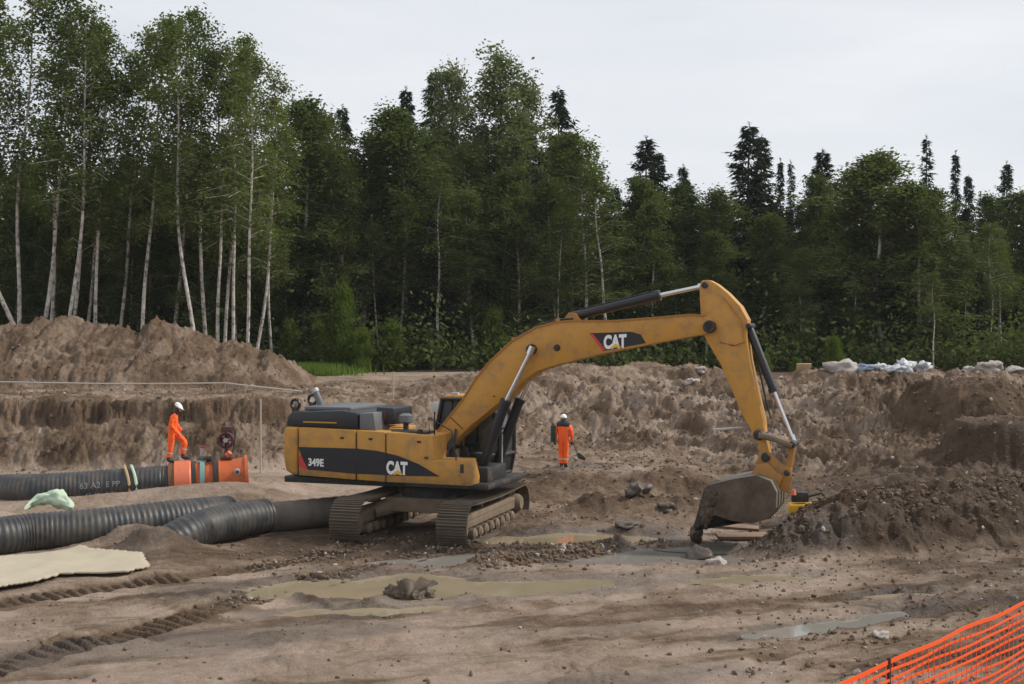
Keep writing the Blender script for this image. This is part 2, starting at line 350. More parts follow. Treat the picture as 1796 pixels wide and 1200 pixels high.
def terrain(X, Y):
    X = np.asarray(X, float); Y = np.asarray(Y, float)
    wx = X + 1.2 * fbm(X, Y, .25, 3); wy = Y + 1.2 * fbm(X + 50, Y, .25, 3)
    yf, yc, tt = lerpk(X, YF), lerpk(X, YC), lerpk(X, TT)
    # ---- floor
    fl = .05 + .025 * fbm(X, Y, .35, 3)
    an = .32; U = X * math.cos(an) + Y * math.sin(an); V = -X * math.sin(an) + Y * math.cos(an)
    fl = fl + .034 * fbm(U * .16, V * 1.7, 1.0, 5, .62, True) + .016 * fbm(X, Y, 2.2, 5, .7)
    gq = perlin(U * .16 + 3 + .3 * fbm(X, Y, .5, 3), V * .75); gq2 = perlin(U * .33 - 8 + .3 * fbm(X, Y, .8, 3), V * 1.6)
    fl = fl - .065 * np.exp(-(gq / .045) ** 2) * ss(-.2, .2, fbm(X + 4, Y, .5, 3)) - .045 * np.exp(-(gq2 / .05) ** 2) * ss(-.1, .25, fbm(X - 9, Y, .6, 3))
    pat = ss(.0, .3, fbm(X + 31, Y, .45, 4)); fl = fl + pat * (.03 * clods(wx, Y, 3.4) + .02 * clods(X, Y, 8) + .03 * fbm(X, Y, 3.2, 4, .7, True))
    near_track = np.exp(-((X + 2.2) / 4.5) ** 2 - ((Y - 30) / 3.8) ** 2)
    fl = fl + near_track * (.09 * fbm(X, Y, 1.3, 5, .64) - .05 + .06 * clods(X, Y, 3.3) * ss(0, .3, fbm(X, Y, .8, 3)))
    mid = ss(30.5, 34, Y) * ss(-3, 0, X)
    fl = fl + mid * (.20 * fbm(X, Y, .8, 5, .62, True) * .8 + .05 + .12 * clods(wx, wy, 1.3) * ss(-.1, .3, fbm(X, Y, .5, 3)) + .04 * clods(X, Y, 4))
    rightf = ss(5, 9, X - (Y - 20) * .05) * ss(15, 18, Y)
    fl = fl + rightf * (.085 * fbm(wx, wy, 1.1, 6, .62, True) + .06 * clods(wx, wy, 2.2) * ss(-.1, .35, fbm(X, Y, .6, 3)) + .03 * clods(X, Y, 5))
    fl = fl + ss(-9.5, -12, X) * 0
    # worker's plateau
    plat = ss(38.0, 38.8, Y + .7 * fbm(X, Y, .6, 4)) * ss(-2.8, -1.2, X) * (1 - ss(5.5, 7.5, X))
    fl = fl + plat * (.42 - .10 * np.clip((Y - 40) / 8, 0, 1)) - plat * .10 * (1 - np.clip(ell(X, Y, *WORKER_POOL), 0, 1))
    fl = fl + .16 * np.exp(-((X - 1.4) / 1.5) ** 2 - ((Y - 37.4) / .9) ** 2) + .34 * np.exp(-((X - 4.3) / 1.3) ** 2 - ((Y - 38.0) / .8) ** 2)
    bk_ = np.exp(-((Y - 37.6 - .8 * fbm(X, Y * 0, .5, 2)) / .85) ** 2) * ss(-.5, .8, X) * (1 - ss(7.5, 9, X))
    bk2 = np.exp(-((Y - 34.2 - .5 * X * .2) / .6) ** 2) * ss(1.0, 2.2, X) * (1 - ss(4.6, 6, X)) * ss(-.3, .2, fbm(X, Y, .6, 3))
    fl = fl + (bk_ * .17 + bk2 * .22) * (.7 + .8 * fbm(X, Y, .9, 4, .65, True)) + (bk_ + bk2) * .10 * clods(wx, wy, 2.2)
    # earth banked round the pipes
    fl = fl + .42 * ss(34.6, 37, Y) * ss(-5.5, -8.0, X) + .30 * np.exp(-((X + 8.2) / 2.2) ** 2 - ((Y - 36.3) / 1.1) ** 2)
    fl = fl + (.55 + .2 * fbm(X, Y, 1.6, 4)) * np.exp(-((X + 9.0) / 1.0) ** 2 - ((Y - 29.6) / .55) ** 2) + .22 * np.exp(-((X + 7.6) / 1.2) ** 2 - ((Y - 28.4) / .8) ** 2)
    fl = fl + .45 * np.exp(-((X + 14.6) / 1.2) ** 2 - ((Y - 33.6) / .8) ** 2)
    fl = fl + .50 * np.exp(-((X + 8.1) / .75) ** 2 - ((Y - 28.35) / .38) ** 2) * (.65 + .5 * fbm(X, Y, 1.4, 5, .65) + .35 * clods(X, Y, 2.4))
    # ---- puddle basins
    wet = np.zeros_like(X)
    for kind, c_, h_, an_ in PUDDLES:
        r = ell(X + .45 * fbm(X, Y, .8, 4), Y + .5 * fbm(X + 9, Y, .8, 4), c_, h_, an_)
        w_ = 1 - ss(.75, 1.25, r); fl = fl * (1 - w_) + w_ * (-.035 + .035 * fbm(X, Y, 2.0, 4)); wet = np.maximum(wet, 1 - ss(.9, 1.9, r))
    rd_, _, _ = seg_dist(X, Y, [G(835, 1000), G(930, 986), G(1085, 966)]); rd_ = rd_ + .15 * fbm(X, Y, 1.2, 3)
    rd2, _, _ = seg_dist(X, Y, [G(520, 1052), G(585, 1072), G(650, 1066), G(760, 1025)]); rd2 = rd2 + .06 * fbm(X, Y, 1.5, 3)
    ridge_ = np.exp(-(rd_ / .30) ** 2) + .45 * np.exp(-(rd2 / .12) ** 2)
    fl = fl + ridge_ * (.12 + .10 * clods(X, Y, 3.0) + .06 * fbm(X, Y, 2.5, 4, .7, True))
    # ---- ruts with tread prints
    rutm = np.zeros_like(X)
    for R_ in RUTS:
        d, al, _ = seg_dist(X, Y, R_); d = d + .03 * fbm(X, Y, 1.5, 3)
        m_ = 1 - ss(.44, .54, np.abs(d)); rutm = np.maximum(rutm, m_)
        fade = .55 + .9 * np.clip(fbm(X, Y, .9, 2), -.5, .6)
        tread = (np.sin(al * 2 * PI / .23 + d * 1.5) > .2) * 1.0
        fl = fl + m_ * (-.075 + fade * .10 * tread * (1 - ss(.33, .42, np.abs(d)))) + .06 * np.exp(-((np.abs(d) - .56) / .10) ** 2) * (.6 + fbm(X, Y, 2.5, 3))
    for R_ in SOFT_RUTS:
        d, al, _ = seg_dist(X, Y, R_); d = d + .12 * fbm(X, Y, .7, 3)
        fl = fl - .03 * np.exp(-(d / .16) ** 2) + .022 * np.exp(-((np.abs(d) - .3) / .1) ** 2)
    # ---- pit bank
    left = 1 - ss(-8, -5, X)
    wob_ = .9 * fbm(X + Y * .6, Y, .33, 6, .66, True) - .4 + .5 * fbm(X - Y, Y * 1.5, .8, 5, .7)
    tb = np.clip((Y + wob_ * (.9 * left + 2.2 * (1 - left)) * .9 - yf) / (yc - yf), 0, 1)
    prof = ss(0, 1, tb) * (1 - left) + left * np.interp(np.clip(tb + .16 * fbm(X, Y, .5, 5, .65) * ss(0, .1, tb) * (1 - ss(.9, 1, tb)), 0, 1), [0, .5, .74, .82, 1], [0, .36, .50, .97, 1])
    far = tt + (Y - yc) * -.004
    far = np.where(Y > yc, far * (1 - ss(60, 74, Y)) + 2.85 * ss(60, 74, Y), tt)
    h = fl + (far - fl) * prof
    bankm = ss(0, .18, tb) * (1 - ss(60, 72, Y))
    onw = 4 * prof * (1 - prof)
    h = h + ss(46, 52, Y) * (1 - ss(62, 68, Y)) * ss(-6, -3, X) * .75 * fbm(X, Y * 1.6, .17, 3)
    tq = (h + .35 * fbm(X, Y, .18, 3) + .04 * X) / .62; tf = tq - np.floor(tq)
    h = h + ss(4, 9, X) * bankm * .62 * .8 * (ss(.30, .70, tf) - tf)
    # runnels down the bank
    run = fbm(wx * 1.0, wy * .28, .95, 6, .68, True)
    cr_ = -fbm(wx * 1.3 + .35 * fbm(X, Y, 1.2, 3), wy * .5, .9, 6, .70, True)
    iso = fbm(wx + 3, wy * .8, .8, 6, .66, True)
    h = h + bankm * (.14 + .50 * onw) * (run * .20 * (1 - left) + iso * (.35 + .5 * left) + cr_ * (.5 - .38 * left)) + bankm * .24 * fbm(wx, wy, 1.7, 5, .74, True) + bankm * .2 * fbm(X, Y, .22, 3)
    h = h + bankm * (.10 * clods(wx, wy * .8, 1.4) * ss(-.2, .3, fbm(X, Y, .35, 3)) + .05 * clods(wx, wy, 3.1))
    # diagonal furrows on the wide right slope
    rs = ss(5, 10, X) * bankm
    U2 = X * .86 - Y * .5; V2 = X * .5 + Y * .86
    h = h + rs * (.30 * fbm(U2 * .8, V2 * .35, 1, 5, .62, True) - .28 * fbm(U2 * .5 + 7, V2 * .9, .9, 5, .64, True) + .25 * fbm(wx, wy, .45, 4, .6))
    h = h - .55 * np.exp(-((X + 4.7) / 1.6) ** 2 - ((Y - 53) / 1.5) ** 2)
    # ---- left spoil heap
    hc = lerpk(X + .8 * fbm(X, Y, .3, 2), HEAP_CREST)
    yr = 60 + .6 * fbm(X, Y * 0, .2, 2)
    dy = Y - yr
    a_ = np.clip(1 - np.where(dy < 0, -dy / 5.2, dy / 5.5), 0, 1)
    prof2 = np.where(a_ < .42, a_ * 1.05, .44 + (a_ - .42) * .97)
    prof2 = np.where((dy < 0) & (a_ > .40) & (a_ < .55) & (X > -21) & (X < -15), .50, prof2)
    heap1 = .93 * np.clip(hc - 2.5, 0, 9) * np.clip(prof2, 0, 1)
    heap1 = heap1 + ss(.05, .5, heap1) * (.22 * fbm(X, Y * .6, .5, 4, .6) + .34 * fbm(wx, wy * .45, .8, 5, .62, True) - .30 * fbm(wx * 1.2 + 5, wy * .35, .7, 5, .64, True) + .10 * fbm(X, Y, 2.1, 4, .6) + .10 * clods(wx, wy * .7, 1.2))
    h = h + np.clip(heap1, 0, 9)
    # ---- heaps on the right
    d, al, tp = seg_dist(X, Y, M4_RIDGE)
    rh = np.interp(tp, range(len(M4_RIDGE)), [q[2] for q in M4_RIDGE])
    wd = np.where(d > 0, 2.6, 2.4) * (.35 + .62 * rh)
    q = np.clip(1 - np.abs(d) / np.maximum(wd, .2), 0, 1)
    m4 = rh * (q ** .85)
    lump = fbm(wx, wy, 1.15, 6, .66, True)
    m4 = m4 + ss(.02, .35, m4) * (.10 * lump + .26 * clods(wx, wy, 1.25) + .15 * clods(wx + 5, wy, 2.7) + .09 * clods(X, Y, 5.5) + .04 * fbm(X, Y, 2.6, 4, .8, True) - .16)
    m4 = np.clip(m4, 0, 9)
    h = np.maximum(h, 0 * h + h) + m4 * (1 - .75 * ss(33.0, 37, Y))
    rugged = ss(8.5, 12, X - (Y - 30) * .12) * ss(33.5, 37.5, Y) * (1 - ss(52, 58, Y))
    h = h + rugged * (.50 * fbm(wx, wy, .38, 5, .58, True) + .02 + .34 * clods(wx, wy, .85) * ss(-.3, .3, fbm(X, Y, .3, 3)) + .18 * clods(wx, wy, 2.1) + .10 * fbm(X, Y, 1.6, 4, .62, True))
    r1 = ell(X, Y, (16.7, 46.5), (2.75, 3.2), 0) + .07 * fbm(X, Y, .9, 3)
    m1 = 1.30 * (1 - ss(.45, 1.05, r1))
    h = h * (1 - ss(1.1, .6, r1) * .6) + ss(1.1, .6, r1) * .6 * 2.1 + m1 + .05 * (m1 > .1) * fbm(X, Y, 1.5, 4, .6, True)
    r2 = ell(X, Y, (15.7, 40.2), (2.2, 1.7), .1) + .08 * fbm(X, Y, 1.1, 3)
    m2 = 1.0 * (1 - ss(.62, 1.0, r2))
    h = h * (1 - ss(1.1, .6, r2) * .7) + ss(1.1, .6, r2) * .7 * 1.55 + m2 * .9 + .06 * (m2 > .1) * fbm(X * 2, Y * .5, 1.5, 4, .6, True)
    # ---- bank on which the photographer stands, and the fence's foot
    s_ = Y - 12.5 - (X - 3.76) / .875
    h = h + .75 * ss(2.2, 0, s_) * ss(0, 2, X) * ss(5, 10, Y)
    h = h + np.clip((12.5 - Y) / 10.5, 0, 1) * 2.6
    # ---- fine grit everywhere on loose soil
    loose = np.clip(bankm + ss(.02, .2, m4) + ss(.05, .3, heap1) + rugged, 0, 1)
    h = h + loose * .045 * fbm(X, Y, 5.0, 3, .6, True) + .006 * fbm(X, Y, 7.0, 3, .6)
    # ---- moisture with painted shade / wet / green maps
    strk = fbm(U * .13 + .3 * fbm(X, Y, .3, 2), V * 1.0, 1.0, 5, .62)
    machine = np.exp(-((X + 4.5 - .25 * (Y - 28)) / 4.6) ** 2 - ((Y - 28.9) / 2.3) ** 2)  # wet mud around the excavator, plus its shadow painted into the soil
    damp_shade = .12 + .12 * fbm(X, Y, .3, 3) + .50 * ss(-.05, .45, strk) * (1 - ss(31, 35, Y)) + .55 * machine * (.8 + fbm(X, Y, .8, 4)) + .35 * near_track * ss(26.5, 29, Y) + .25 * mid + .30 * rightf
    damp_shade = damp_shade * (1 - bankm) + bankm * (.34 + .20 * left * onw + .45 * fbm(X * .8 - Y * .4, X * .9 + Y * 1.4, .55, 5, .65))
    damp_shade = damp_shade + .16 * pat + .6 * ridge_; damp_shade = np.maximum(damp_shade, rutm * .66)
    damp_shade = np.where(ss(.05, .3, heap1) > .5, .46, damp_shade) + .32 * np.clip(bk_ + bk2, 0, 1)
    damp_shade = damp_shade + .62 * ss(.03, .3, m4) * (1 - ss(33, 36, Y)) + .26 * rugged * ss(-.25, .35, fbm(wx, wy, .35, 4))
    damp_shade = np.maximum(damp_shade, .82 * np.maximum((m1 > .08) * 1.0, (m2 > .08) * 1.0))
    damp_shade = damp_shade + .10 * left * np.exp(-((tb - .82) / .12) ** 2)  # darker band below the left crest: overhang shade painted into the soil
    damp_shade = damp_shade - .12 * ss(0, .5, run) * onw + .22 * bankm * ss(.1, -.35, fbm(wx, wy, .8, 4, .6))
    wetm = np.maximum(wet, .5 * near_track); wetm = np.maximum(wetm, .75 * ss(.0, .35, fbm(U * .3, V * .9, .35, 3)) * (1 - ss(30, 36, Y))); wetm = np.maximum(wetm, .25 * rightf); wetm = wetm * (1 - bankm)
    wetm = np.maximum(wetm, 1 - ss(.8, 1.4, ell(X, Y, *WORKER_POOL)))
    green = ss(68, 78, Y + 4 * fbm(X, Y, .15, 3)) * .9 * (1 - ss(-10, -7, X)) * ss(-20, -16, X)
    ids = np.zeros(X.shape, int)
    ids = np.where(heap1 > .12, 1, ids); ids = np.where((m4 > .06) & (Y < 36.5), 2, ids)
    ids = np.where(m2 > .06, 4, ids); ids = np.where(m1 > .08, 3, ids)
    return h, np.clip(damp_shade, 0, 1), np.clip(wetm, 0, 1), green, ids
def hz(x, y): return float(terrain(np.array([x]), np.array([y]))[0][0])

def build_ground():
    ks = np.concatenate([-np.geomspace(2.6, .53, 14)[:-1], np.linspace(-.52, .52, 830), np.geomspace(.53, 2.6, 14)[1:]])
    ys = np.concatenate([np.linspace(1.2, 13, 16)[:-1], np.geomspace(13, 66, 960)[:-1], np.geomspace(66, 130, 60)[:-1], np.geomspace(130, 3500, 16)])
    K, Yg = np.meshgrid(ks, ys); Xg = K * Yg
    h, damp_shade, wetm, green, ids = terrain(Xg.ravel(), Yg.ravel())
    nr, nc = K.shape
    co = np.stack([Xg.ravel(), Yg.ravel(), h], 1)
    i0 = (np.arange(nr - 1)[:, None] * nc + np.arange(nc - 1)[None, :]).ravel()
    quads = np.stack([i0, i0 + 1, i0 + nc + 1, i0 + nc], 1)
    fid = ids[quads].max(1)
    out = {}
    for k in range(5):
        q = quads[fid == k]
        if not len(q): continue
        used, inv = np.unique(q, return_inverse=True); inv = inv.reshape(q.shape)
        me = bpy.data.meshes.new('ground')
        me.vertices.add(len(used)); me.vertices.foreach_set('co', co[used].ravel().astype(np.float32))
        me.loops.add(len(q) * 4); me.loops.foreach_set('vertex_index', inv.ravel().astype(np.int32))
        me.polygons.add(len(q)); me.polygons.foreach_set('loop_start', (np.arange(len(q)) * 4).astype(np.int32))
        me.update(calc_edges=True); me.shade_smooth()
        for nm, ar in (('damp_shade', damp_shade), ('wet', wetm), ('green', green)):
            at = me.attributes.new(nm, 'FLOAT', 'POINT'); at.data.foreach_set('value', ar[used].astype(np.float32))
        out[k] = me
    return out
gm = build_ground()
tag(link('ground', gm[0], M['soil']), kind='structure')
tag(link('spoil_heap', gm[1], M['soil']), 'long pale brown spoil heap below the birches behind the pipe trench', 'earth heap')
tag(link('spoil_heap', gm[2], M['soil']), 'long dark lumpy wet earth heap in front of and right of the digger bucket', 'earth heap')
tag(link('spoil_heap', gm[3], M['soil']), 'smooth dark brown dome of earth below the two pale boulders at the right', 'earth heap')
if 4 in gm: tag(link('spoil_heap', gm[4], M['soil']), 'low dark earth mound in front of the smooth dome at the right edge', 'earth heap')
me = bpy.data.meshes.new('ground_plain')
me.from_pydata([(-4000, -4000, -1.0), (4000, -4000, -1.0), (4000, 5000, -1.0), (-4000, 5000, -1.0)], [], [(0, 1, 2, 3)])
tag(link('ground_plain', me, M['soil']), kind='structure')
me = bpy.data.meshes.new('bank_top')
me.from_pydata([(-40, -40, 2.6), (40, -40, 2.6), (40, 1.3, 2.6), (-40, 1.3, 2.6)], [], [(0, 1, 2, 3)])
tag(link('bank_top', me, M['soil']), kind='structure')

# water
def pool(c, h, an, z, mat):
    n = 40; V = []
    for k in range(n):
        t_ = 2 * PI * k / n; r = 1.3 + .1 * math.sin(3 * t_ + c[0]); x, y = h[0] * r * math.cos(t_), h[1] * r * math.sin(t_)
        V.append((c[0] + x * math.cos(an) - y * math.sin(an), c[1] + x * math.sin(an) + y * math.cos(an), z))
    me = bpy.data.meshes.new('puddle'); me.from_pydata(V, [], [tuple(range(n))])
    return tag(link('puddle', me, mat), kind='structure')
for i, (kind, c_, h_, an_) in enumerate(PUDDLES):
    pool(c_, h_, an_, .010 + i * .004 * .5, M['water_khaki'] if kind == 'khaki' else M['water_grey'])
pool(*WORKER_POOL, hz(2.0, 41.3) + .035, M['water_grey'])

# ------------------------------------------------------------------ EXCAVATOR
EX, EY, EB = -1.96, 32.2, math.radians(20)
cb, sb = math.cos(EB), math.sin(EB)
def UZ(px, py, v):
    k = (px - CX) / F
    u = (k * (EY + v * cb) - EX - v * sb) / (cb + k * sb)
    return (u, CH - (py - HY) / F * (EY - u * sb + v * cb))
def UP(px, py, v): u, z = UZ(px, py, v); return Vector((u, v, z))
def prof(pts, v): return [UZ(x, y, v) for x, y in pts]
exc = tag(empty('excavator', (EX, EY, 0), -EB), 'yellow tracked excavator with black engine hood, its arm reaching right over the pit', 'excavator')

def text_mesh(body, size, bold=.0, depth=.006):
    cu = bpy.data.curves.new('lettering', 'FONT'); cu.body = body; cu.size = size; cu.offset = bold; cu.extrude = depth / 2; cu.align_x = 'CENTER'; cu.align_y = 'CENTER'
    o = bpy.data.objects.new('tmp', cu); col.objects.link(o); dg = bpy.context.evaluated_depsgraph_get(); dg.update()
    me = bpy.data.meshes.new_from_object(o.evaluated_get(dg)); bpy.data.objects.remove(o); bpy.data.curves.remove(cu)
    xs = [q.co.x for q in me.vertices]; ys_ = [q.co.y for q in me.vertices]
    cx_, cy_ = (min(xs) + max(xs)) / 2, (min(ys_) + max(ys_)) / 2
    return me, (min(xs), max(xs), min(ys_), max(ys_))
def put_text(body, pxr, pyr, v, mat, parent, slope=0.0, bold=.02, name='lettering', dv=.010):
    me, (x0, x1, y0, y1) = text_mesh(body, 1, bold)
    (u0, zt), (u1, _) = UZ(pxr[0], pyr[0], v), UZ(pxr[1], pyr[0], v); zb = UZ(pxr[0], pyr[1], v)[1]
    for q in me.vertices:
        a_ = (q.co.x - x0) / (x1 - x0); b_ = (q.co.y - y0) / (y1 - y0)
        q.co = (u0 + (u1 - u0) * a_, v - dv - q.co.z, zb + (zt - zb) * b_ + slope * (u1 - u0) * a_)
    me.materials.clear()
    return link(name, me, mat, parent)

# --- upper structure, near side plate at v = -1.5
VN = -1.5
def panel(name, pts, v0, v1, mat, bevel=.03, parent=exc, **k): return MB().prism(prof(pts, VN) if k.pop('near', True) else pts, v0, v1).build(name, mat, parent, bevel, **k)
# frame below
b = MB(); b.box((-.9, 0, 1.33), (5.6, 2.5, .16)); b.box((.9, 0, 1.36), (2.2, 2.9, .12)); b.build('deck_frame', M['dark'], exc, .02)
cwp = prof([(497, 757), (500, 749), (521, 750), (521, 834), (512, 833), (500, 826), (496, 800)], VN)
MB().prism(cwp, -1.50, 1.50).build('counterweight', M['yellow'], exc, .07, seg=3)
b = MB(); b.tube([(cwp[6][0] + .2, VN + .35, 1.42), (cwp[6][0] + .2, -VN - .35, 1.42)], .12); b.build('tow_bar', M['dark'], exc)
seams = [523, 624, 676]
tops = {523: 750, 624: 755, 676: 758, 759: 765}; bots = {523: 834, 624: 842, 676: 846, 759: 851}
for x0, x1 in ((523, 624), (625, 676)):
    panel('side_panel', [(x0 + .6, tops[523 if x0 == 523 else 624]), (x1 - .6, tops[624 if x1 == 624 else 676]), (x1 - .6, bots[624 if x1 == 624 else 676]), (x0 + .6, bots[523 if x0 == 523 else 624])], -1.5, -.75, M['yellow'], .025)
panel('side_panel', [(677, 758), (700, 759.5), (759, 765), (759.5, 808), (812, 809), (821, 853), (677, 846)], -1.5, -.62, M['yellow'], .025)
# far side bodywork and middle deck
u0 = UZ(523, 760, VN)[0]; u2 = UZ(624, 760, VN)[0]; u3 = UZ(757, 760, VN)[0]
zt = UZ(700, 761, VN)[1]
MB().box(((u0 + u3) / 2, .05, (1.42 + zt - .03) / 2), (u3 - u0, 1.35, zt - .03 - 1.42)).build('inner_body', M['yellow'], exc, .02)
MB().box(((u0 + u2 + .3) / 2, 1.12, (1.42 + zt) / 2), (u2 + .3 - u0, .76, zt - 1.42)).build('side_panel', M['yellow'], exc, .03)
for (x, h_) in ((u0 + .5, .9), (u0 + 1.1, .9)): pass
# step between the deck and the corner box
b = MB(); b.prism(prof([(800, 806), (822, 806), (830, 838), (829, 852), (816, 853)], VN), -1.53, -1.05).build('step', M['yellow'], exc, .02)
b = MB(); b.box((UZ(811, 822, VN)[0], -1.525, UZ(811, 822, VN)[1]), (.10, .02, .22)).build('step_recess', M['dark'], exc, .01)
# louvres on the rear side panel
# hood (black)
hd = MB(); hp = [(500, 748), (505, 728), (512, 722), (600, 720), (627, 724), (628, 754)]
hd.prism(prof(hp, -1.32), -1.32, 1.32)
hood = hd.build('engine_hood', M['black'], exc, .06)
b = MB(); b.box((UZ(561, 741, -1.33)[0], -1.335, UZ(561, 741, -1.33)[1]), (.95, .02, .035)); b.build('trim_strip', M['yellow'], hood)
z0 = UZ(560, 721, -1.32)[1]
b = MB(); b.box((UZ(562, 720, -1.32)[0] + .05, 0, z0 + .045), (1.35, 2.1, .10)).build('hood_lid', M['grey'], exc, .03)
for i, (x, yy) in enumerate(((518, 709), (548, 701))):
    c_ = UP(x, yy, -.9 if i == 0 else .2); n = 16
    b = MB(); b.tube([(c_.x + .12 * math.cos(2*PI*k/n), c_.y, c_.z + .12 * math.sin(2*PI*k/n)) for k in range(n + 1)], .042, 8, False)
    b.box((c_.x, c_.y, c_.z - .2), (.16, .08, .2)); b.build('lifting_eye', M['black'], exc)
c_ = UP(562, 716, -.4); e_ = UP(553, 686, -.4)
b = MB(); b.tube([(c_.x, c_.y, c_.z - .15), (c_.x, c_.y, c_.z + .12), (e_.x, e_.y, e_.z)], [.10, .10, .085], 14); ex_ = b.build('exhaust_pipe', M['grey'], exc)
b = MB(); b.tube([(e_.x + .02, e_.y, e_.z - .03), (e_.x - .03, e_.y, e_.z + .05)], [.1, .1], 14); b.build('exhaust_cap', M['lightgrey'], ex_)
# second box: air intake housing with grille, front of the hood
a0 = UZ(630, 754, -1.3); a1 = UZ(657, 722, -1.3); 
MB().prism(prof([(630, 757), (630, 725), (655, 724), (659, 757)], -1.28), -1.28, -.45).build('air_box', M['grey'], exc, .03)
MB().prism(prof([(660, 745), (660, 714), (690, 716), (692, 745)], -.75), -.75, .4).build('intake_housing', M['black'], exc, .03)
g_ = UP(671, 730, -.76); MB().box((g_.x, g_.y, g_.z), (.22, .03, .26)).build('intake_grille', M['maroon'], exc, .01)
c_ = UP(712, 742, -.7)
b = MB(); b.tube([(c_.x, c_.y, zt - .05), (c_.x, c_.y, zt + .22)], .07, 12); pc = b.build('precleaner_stem', M['dark'], exc)
b = MB(); b.tube([(c_.x, c_.y, zt + .2), (c_.x, c_.y, zt + .24), (c_.x, c_.y, zt + .40), (c_.x, c_.y, zt + .45)], [.12, .18, .18, .1], 18); b.build('precleaner_bowl', M['grey'], pc)
# deck top details: tank lid, walkway strip, filler
b = MB(); p0 = UP(715, 757, -1.0); b.box((p0.x + .15, -1.02, zt + .02), (.95, .5, .05)).build('walkway_plate', M['dark'], exc, .01)
b = MB(); b.tube([(p0.x + .45, -1.25, zt - .02), (p0.x + .45, -1.25, zt + .10)], .07, 12).build('filler_cap', M['dark'], exc)
for x in (p0.x - .9, p0.x - .35): MB().tube([(x, -1.1, zt), (x, -1.1, zt + .05)], .05, 10).build('bolt_head', M['dark'], exc)
# handrail and mirror
b = MB(); mp0 = UP(762, 760, -1.15)
b.tube([(mp0.x, -1.15, zt - .1), (mp0.x, -1.15, zt + .62)], .022, 8); mr = b.build('mirror_post', M['black'], exc)
b = MB(); b.box((mp0.x + .03, -1.17, zt + .66), (.15, .07, .26)).build('mirror', M['lightgrey'], mr, .03)
b = MB(); hr = [(u3 - .1, -1.42, zt), (u3 - .1, -1.42, zt + .4), (u3 + .5, -1.42, zt + .1), (u3 + .62, -1.42, 1.98)]
b.tube(hr, .018, 8).build('handrail', M['black'], exc)
# decal and lettering on the near side
VD = -1.504
decal = MB().prism(prof([(523, 784), (626, 787), (662, 791), (698, 799.5), (734, 814), (771, 836), (700, 834.5), (620, 831), (537, 823.5)], VD), -1.508, -1.502).build('black_decal', M['decal'], exc)
MB().prism(prof([(523, 797), (528, 799), (540, 823.7), (534, 822.8), (525, 818)], VD), -1.512, -1.5085).build('red_slash', M['red'], decal)
put_text('349E', (541, 568), (803.5, 817.5), -1.51, M['white'], decal, -.02, .035)
put_text('CAT', (678, 715), (808, 832), -1.51, M['white'], decal, -.02, .05)
MB().prism(prof([(697.5, 824.5), (708, 832.8), (687, 831.6)], -1.53), -1.530, -1.527).build('yellow_triangle', M['letter_yellow'], decal)
for xs in (624.5, 676.5):  # grooves over the decal
    MB().prism(prof([(xs - .5, 760), (xs + .5, 760), (xs + .5, 842), (xs - .5, 842)], -1.515), -1.516, -1.5125).build('panel_seam', M['dark'], decal)
for (x, yy) in ((748, 803), (600, 768), (650, 770), (735, 775)):
    q = UP(x, yy, -1.5); MB().box((q.x, -1.51, q.z), (.10, .03, .05)).build('panel_latch', M['dark'], exc, .008)

# --- swing gear, carbody (between tracks)
b = MB(); b.tube([(0, 0, .95), (0, 0, 1.27)], .95, 28); b.build('swing_ring', M['dark'], exc)
TA = math.radians(73) + EB       # track direction in the machine's frame
TR = Matrix.Rotation(TA, 4, 'Z')
b = MB(); b.box((0, 0, .78), (2.0, 2.0, .36)); 
for s in (-1, 1):
    for q in (-1, 1): b.tube([(q * .5, s * .6, .82), (q * 1.15, s * 1.25, .60)], [.26, .2], 8)
cbd = b.build('carbody', M['trackframe'], exc, .03, mat4=TR)

# one track shoe, in track frame: x along the belt, y across, z outward
sh = MB(); W = .75
sh.box((0, 0, -.02), (.205, W, .028))
for q in (-.075, 0, .075): sh.box((q, 0, .014), (.022, W, .045))
sh.box((0, .12, -.055), (.16, .06, .06)); sh.box((0, -.12, -.055), (.16, .06, .06))
shoe_o = sh.build('shoe', M['track'], None, 0, smooth=0)
shoe_me = shoe_o.data; bpy.data.objects.remove(shoe_o)
R0, HL, ZC = .50, 2.14, .52
def belt(s):
    """position, angle along the belt"""
    seg = [2 * HL, PI * R0, 2 * HL, PI * R0]; T_ = sum(seg); s = s % T_
    if s < seg[0]: return (-HL + s, ZC + R0 - .05 * math.sin(PI * s / seg[0]) , 0)
    s -= seg[0]
    if s < seg[1]: a_ = s / R0; return (HL + R0 * math.sin(a_), ZC + R0 * math.cos(a_), -a_)
    s -= seg[1]
    if s < seg[2]: return (HL - s, ZC - R0, PI)
    s -= seg[2]; a_ = s / R0; return (-HL - R0 * math.sin(a_), ZC - R0 * math.cos(a_), PI - a_)
TL = 4 * HL + 2 * PI * R0; NS = int(TL / .213)
